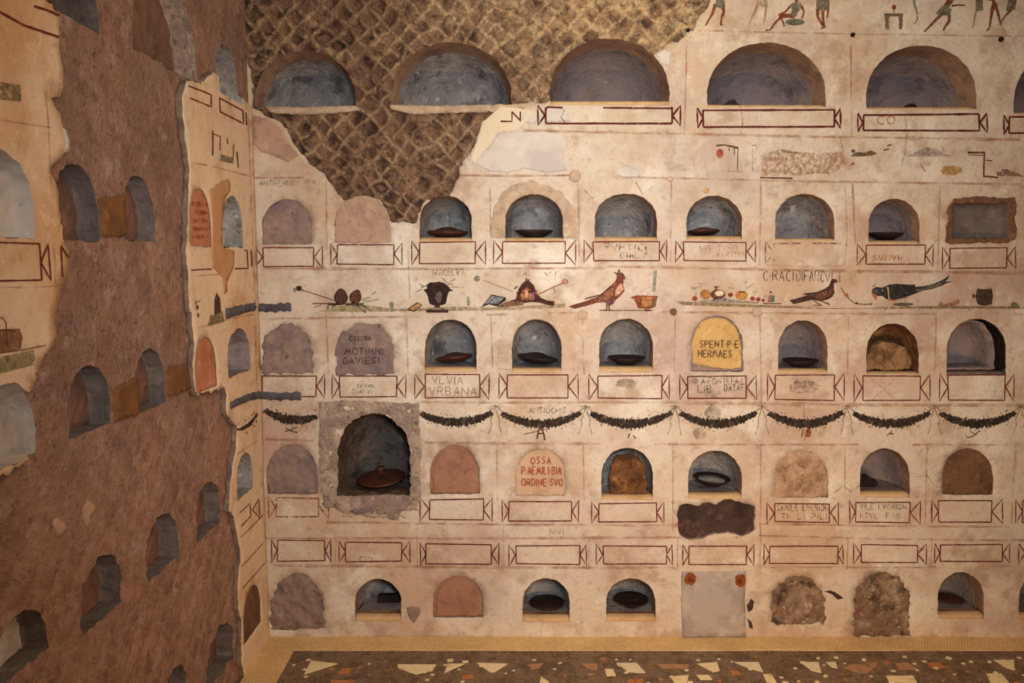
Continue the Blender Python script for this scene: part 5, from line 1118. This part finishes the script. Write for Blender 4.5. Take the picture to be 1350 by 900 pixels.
p = Paint(WL, .0012); p.poly([(283, 415), (283, 395), (286, 385), (291, 394), (292, 412)], paint('#57382a', .3)).poly([(274, 430), (277, 416), (294, 410), (296, 424)], paint('#7d6a4c', .5, .8)).ell(260, 405, 2, 3, lb).ell(261, 415, 1.6, 3, lb).line([(256, 400), (264, 396)], 1, lb).line([(259, 408), (258, 396)], 1, lb); p.build('painted_figure', wall_left, 'dark hooded painted figure beside small fruit')
garland(313, 338, 566, 546, 5, 'dark painted garland in the ochre strip', 61, 5, WL, wall_left)
p = Paint(WL, .0004)
r = random.Random(3)
for k in range(5): p.line([(252+r.random()*2, 268+k*11), (274, 270+k*10.5)], 4.5, paint('#9c4632', .85), sub=2, wob=.9)
p.build('inscription', SLAB['l2m'], 'blurred red lettering')
# pale fresh repair on the ochre strip
o = patch('plaster_repair', WL, densify(pxpoly(WL, [(276, 250), (285, 243), (300, 235), (304, 242), (303, 252), (297, 262), (294, 290), (294, 326), (310, 330), (309, 352), (300, 372), (301, 385), (296, 388), (294, 365), (281, 352), (279, 330), (280, 290), (277, 262)]), .01, .004, 2), .0006, .0004, 30, nmat('tan_repair', '#c09068', [('#ad7f58', 8, .45, .65, .6)], [(40, .002)]), wall_left, 'smooth tan repair plaster', step=.02, thick=.004)
for pts in ([(77, 256), (84, 250), (92, 262), (90, 274), (88, 277)], ):
    pass
o = patch('white_edge', WL, densify(pxpoly(WL, [(82, 168), (88, 171), (92, 184), (92, 196), (86, 200), (87, 188)]), .008, .003, 2), .001, .0006, 30, M['white_back'], wall_left, 'white broken plaster edge', step=.01, thick=.006)
for pts, lab in (([(137, 262), (170, 258), (172, 300), (168, 312), (141, 310)], 'smooth ochre block between the two upper brown niches'), ([(155, 512), (186, 497), (188, 545), (158, 556)], 'smooth ochre block between the two middle brown niches'), ([(228, 484), (250, 480), (255, 512), (228, 522)], 'smooth ochre block right of the middle brown niches')):
    patch('tufa_block', WL, densify(pxpoly(WL, pts), .012, .005, 2), -.008, .003, 20, nmat('ochre_tufa_block', '#7d5533', [('#66452d', 10, .45, .65, .8), ('#9a7048', 26, .55, .7, .6)], [(40, .005)]), wall_left, lab, step=.012, thick=.02)
for pts in ([(78, 690), (84, 682), (92, 686), (97, 698), (90, 708), (82, 703)], [(116, 672), (124, 658), (134, 668), (130, 690), (122, 694)]):
    patch('pale_scar', WL, densify(pxpoly(WL, pts), .012, .005, 2), -.014, .004, 20, M['pink_mortar'], wall_left, 'pale scar on the bare tufa', step=.012, thick=.02)

# ------------------------------------------------------------------ marble pieces in the floor
def inlay(pts, mat, label, name='marble_inlay'):
    P_ = [uv_floor(*q) for q in pts]; n = len(P_); vv = [(x, y, .0025) for x, y in P_]+[(x, y, 0) for x, y in P_]
    ar = sum(P_[i][0]*P_[(i+1) % n][1]-P_[(i+1) % n][0]*P_[i][1] for i in range(n))
    f = list(range(n)) if ar > 0 else list(range(n))[::-1]
    o = obj(name, vv, [f]+[[i, n+i, n+(i+1) % n, (i+1) % n] for i in range(n)], mat, fl, False); o['label'] = label
CR, OR, PK, WH = M['marble_cream'], M['marble_orange'], M['marble_pink'], M['marble_white']
for pts, m_, c in (([(410, 871), (445, 875), (401, 889)], CR, 'cream'), ([(452, 881), (464, 881), (459, 889), (444, 888)], OR, 'orange'), ([(524, 876), (575, 876), (570, 884), (548, 889), (525, 881)], CR, 'cream'), ([(590, 875), (613, 875), (586, 887)], CR, 'cream'), ([(628, 874), (670, 875), (652, 886), (646, 886)], CR, 'cream'),
                   ([(694, 876), (717, 874), (710, 881), (700, 882)], PK, 'pink'), ([(766, 875), (788, 875), (787, 884), (774, 881)], PK, 'pink'), ([(813, 874), (839, 874), (851, 887), (828, 886)], WH, 'pale'), ([(797, 882), (808, 882), (812, 891), (800, 891)], CR, 'cream'), ([(866, 876), (908, 876), (906, 881), (872, 881)], PK, 'pink'), ([(919, 875), (945, 873), (949, 884), (940, 886)], CR, 'cream'), ([(968, 873), (1000, 873), (1006, 886), (988, 881)], WH, 'pale'),
                   ([(963, 884), (973, 884), (976, 889), (965, 890)], OR, 'orange'), ([(1055, 873), (1079, 873), (1083, 887), (1070, 884)], WH, 'pale'), ([(1089, 873), (1102, 873), (1104, 881), (1096, 879)], WH, 'pale'), ([(1113, 880), (1125, 876), (1138, 876), (1152, 881), (1144, 887), (1128, 886)], PK, 'pink'), ([(1143, 873), (1157, 873), (1155, 879), (1148, 879)], PK, 'pink'), ([(1180, 875), (1196, 873), (1208, 882), (1186, 882)], PK, 'pink'),
                   ([(1222, 874), (1236, 873), (1249, 881), (1226, 879)], OR, 'orange'), ([(1310, 870), (1337, 870), (1337, 883), (1326, 880)], CR, 'cream'), ([(1168, 891), (1204, 891), (1209, 900), (1172, 899)], CR, 'cream'), ([(1006, 889), (1017, 889), (1026, 903), (1012, 903)], CR, 'cream'), ([(1300, 888), (1320, 888), (1332, 902), (1306, 900)], CR, 'cream'), ([(884, 892), (908, 890), (905, 902), (890, 902)], CR, 'cream'), ([(918, 890), (935, 890), (939, 896), (923, 896)], CR, 'cream'), ([(713, 892), (724, 899), (711, 903)], CR, 'cream'),
                   ([(608, 890), (622, 889), (625, 894), (610, 895)], OR, 'orange'), ([(829, 895), (848, 895), (846, 903), (826, 903)], OR, 'orange'), ([(436, 897), (465, 897), (470, 906), (436, 906)], OR, 'orange')):
    cx = sum(q[0] for q in pts)/len(pts)
    near = min(((abs(cx-x), n_) for x, n_ in ((390, 'near the corner'), (499, 'below the first bottom niche'), (604, 'below the terracotta tile'), (720, 'below the second bottom niche'), (830, 'below the niche beside the marble slab'), (941, 'below the marble slab'), (1051, 'below the rubble filling'), (1164, 'below the taller rubble filling'), (1266, 'below the right bottom niche'), (1340, 'at the right photo edge'))))[1]
    inlay(pts, m_, c + ' marble piece in the dark floor ' + near)
rnd = random.Random(9); vv, ff, fm = [], [], []
taken = []
for k in range(900):
    x, y = rnd.uniform(XL+bl+.03, 2.6), -bw-.03-abs(rnd.gauss(0, .9))
    dens = .35+.65*sstep(x, -.6, 1.0)
    if y < -2.6 or y > -bw-.055 or rnd.random() > dens or any((x-a)**2+(y-b)**2 < .0016 for a, b in taken): continue
    taken.append((x, y)); a = rnd.choice((0, .78))+rnd.uniform(-.15, .15); s = rnd.uniform(.005, .0125); s2 = s*rnd.uniform(.6, 1)
    i = len(vv); q = [(x+c*s*math.cos(a)-d*s2*math.sin(a), y+c*s*math.sin(a)+d*s2*math.cos(a)) for c, d in ((-1, -1), (1, -1), (1, 1), (-1, 1))]
    vv += [(p_[0], p_[1], .0015) for p_ in q]+[(p_[0], p_[1], 0) for p_ in q]
    mi = rnd.choice((0, 0, 0, 1, 1, 2, 3))
    for fc in ([i, i+1, i+2, i+3], *[[i+j, i+4+j, i+4+(j+1) % 4, i+(j+1) % 4] for j in range(4)]): ff.append(fc); fm.append(mi)
so = obj('marble_tesserae', vv, ff, [WH, CR, OR, PK], fl, False, fm); so['kind'] = 'stuff'; so['label'] = 'small scattered marble chips in the dark floor'
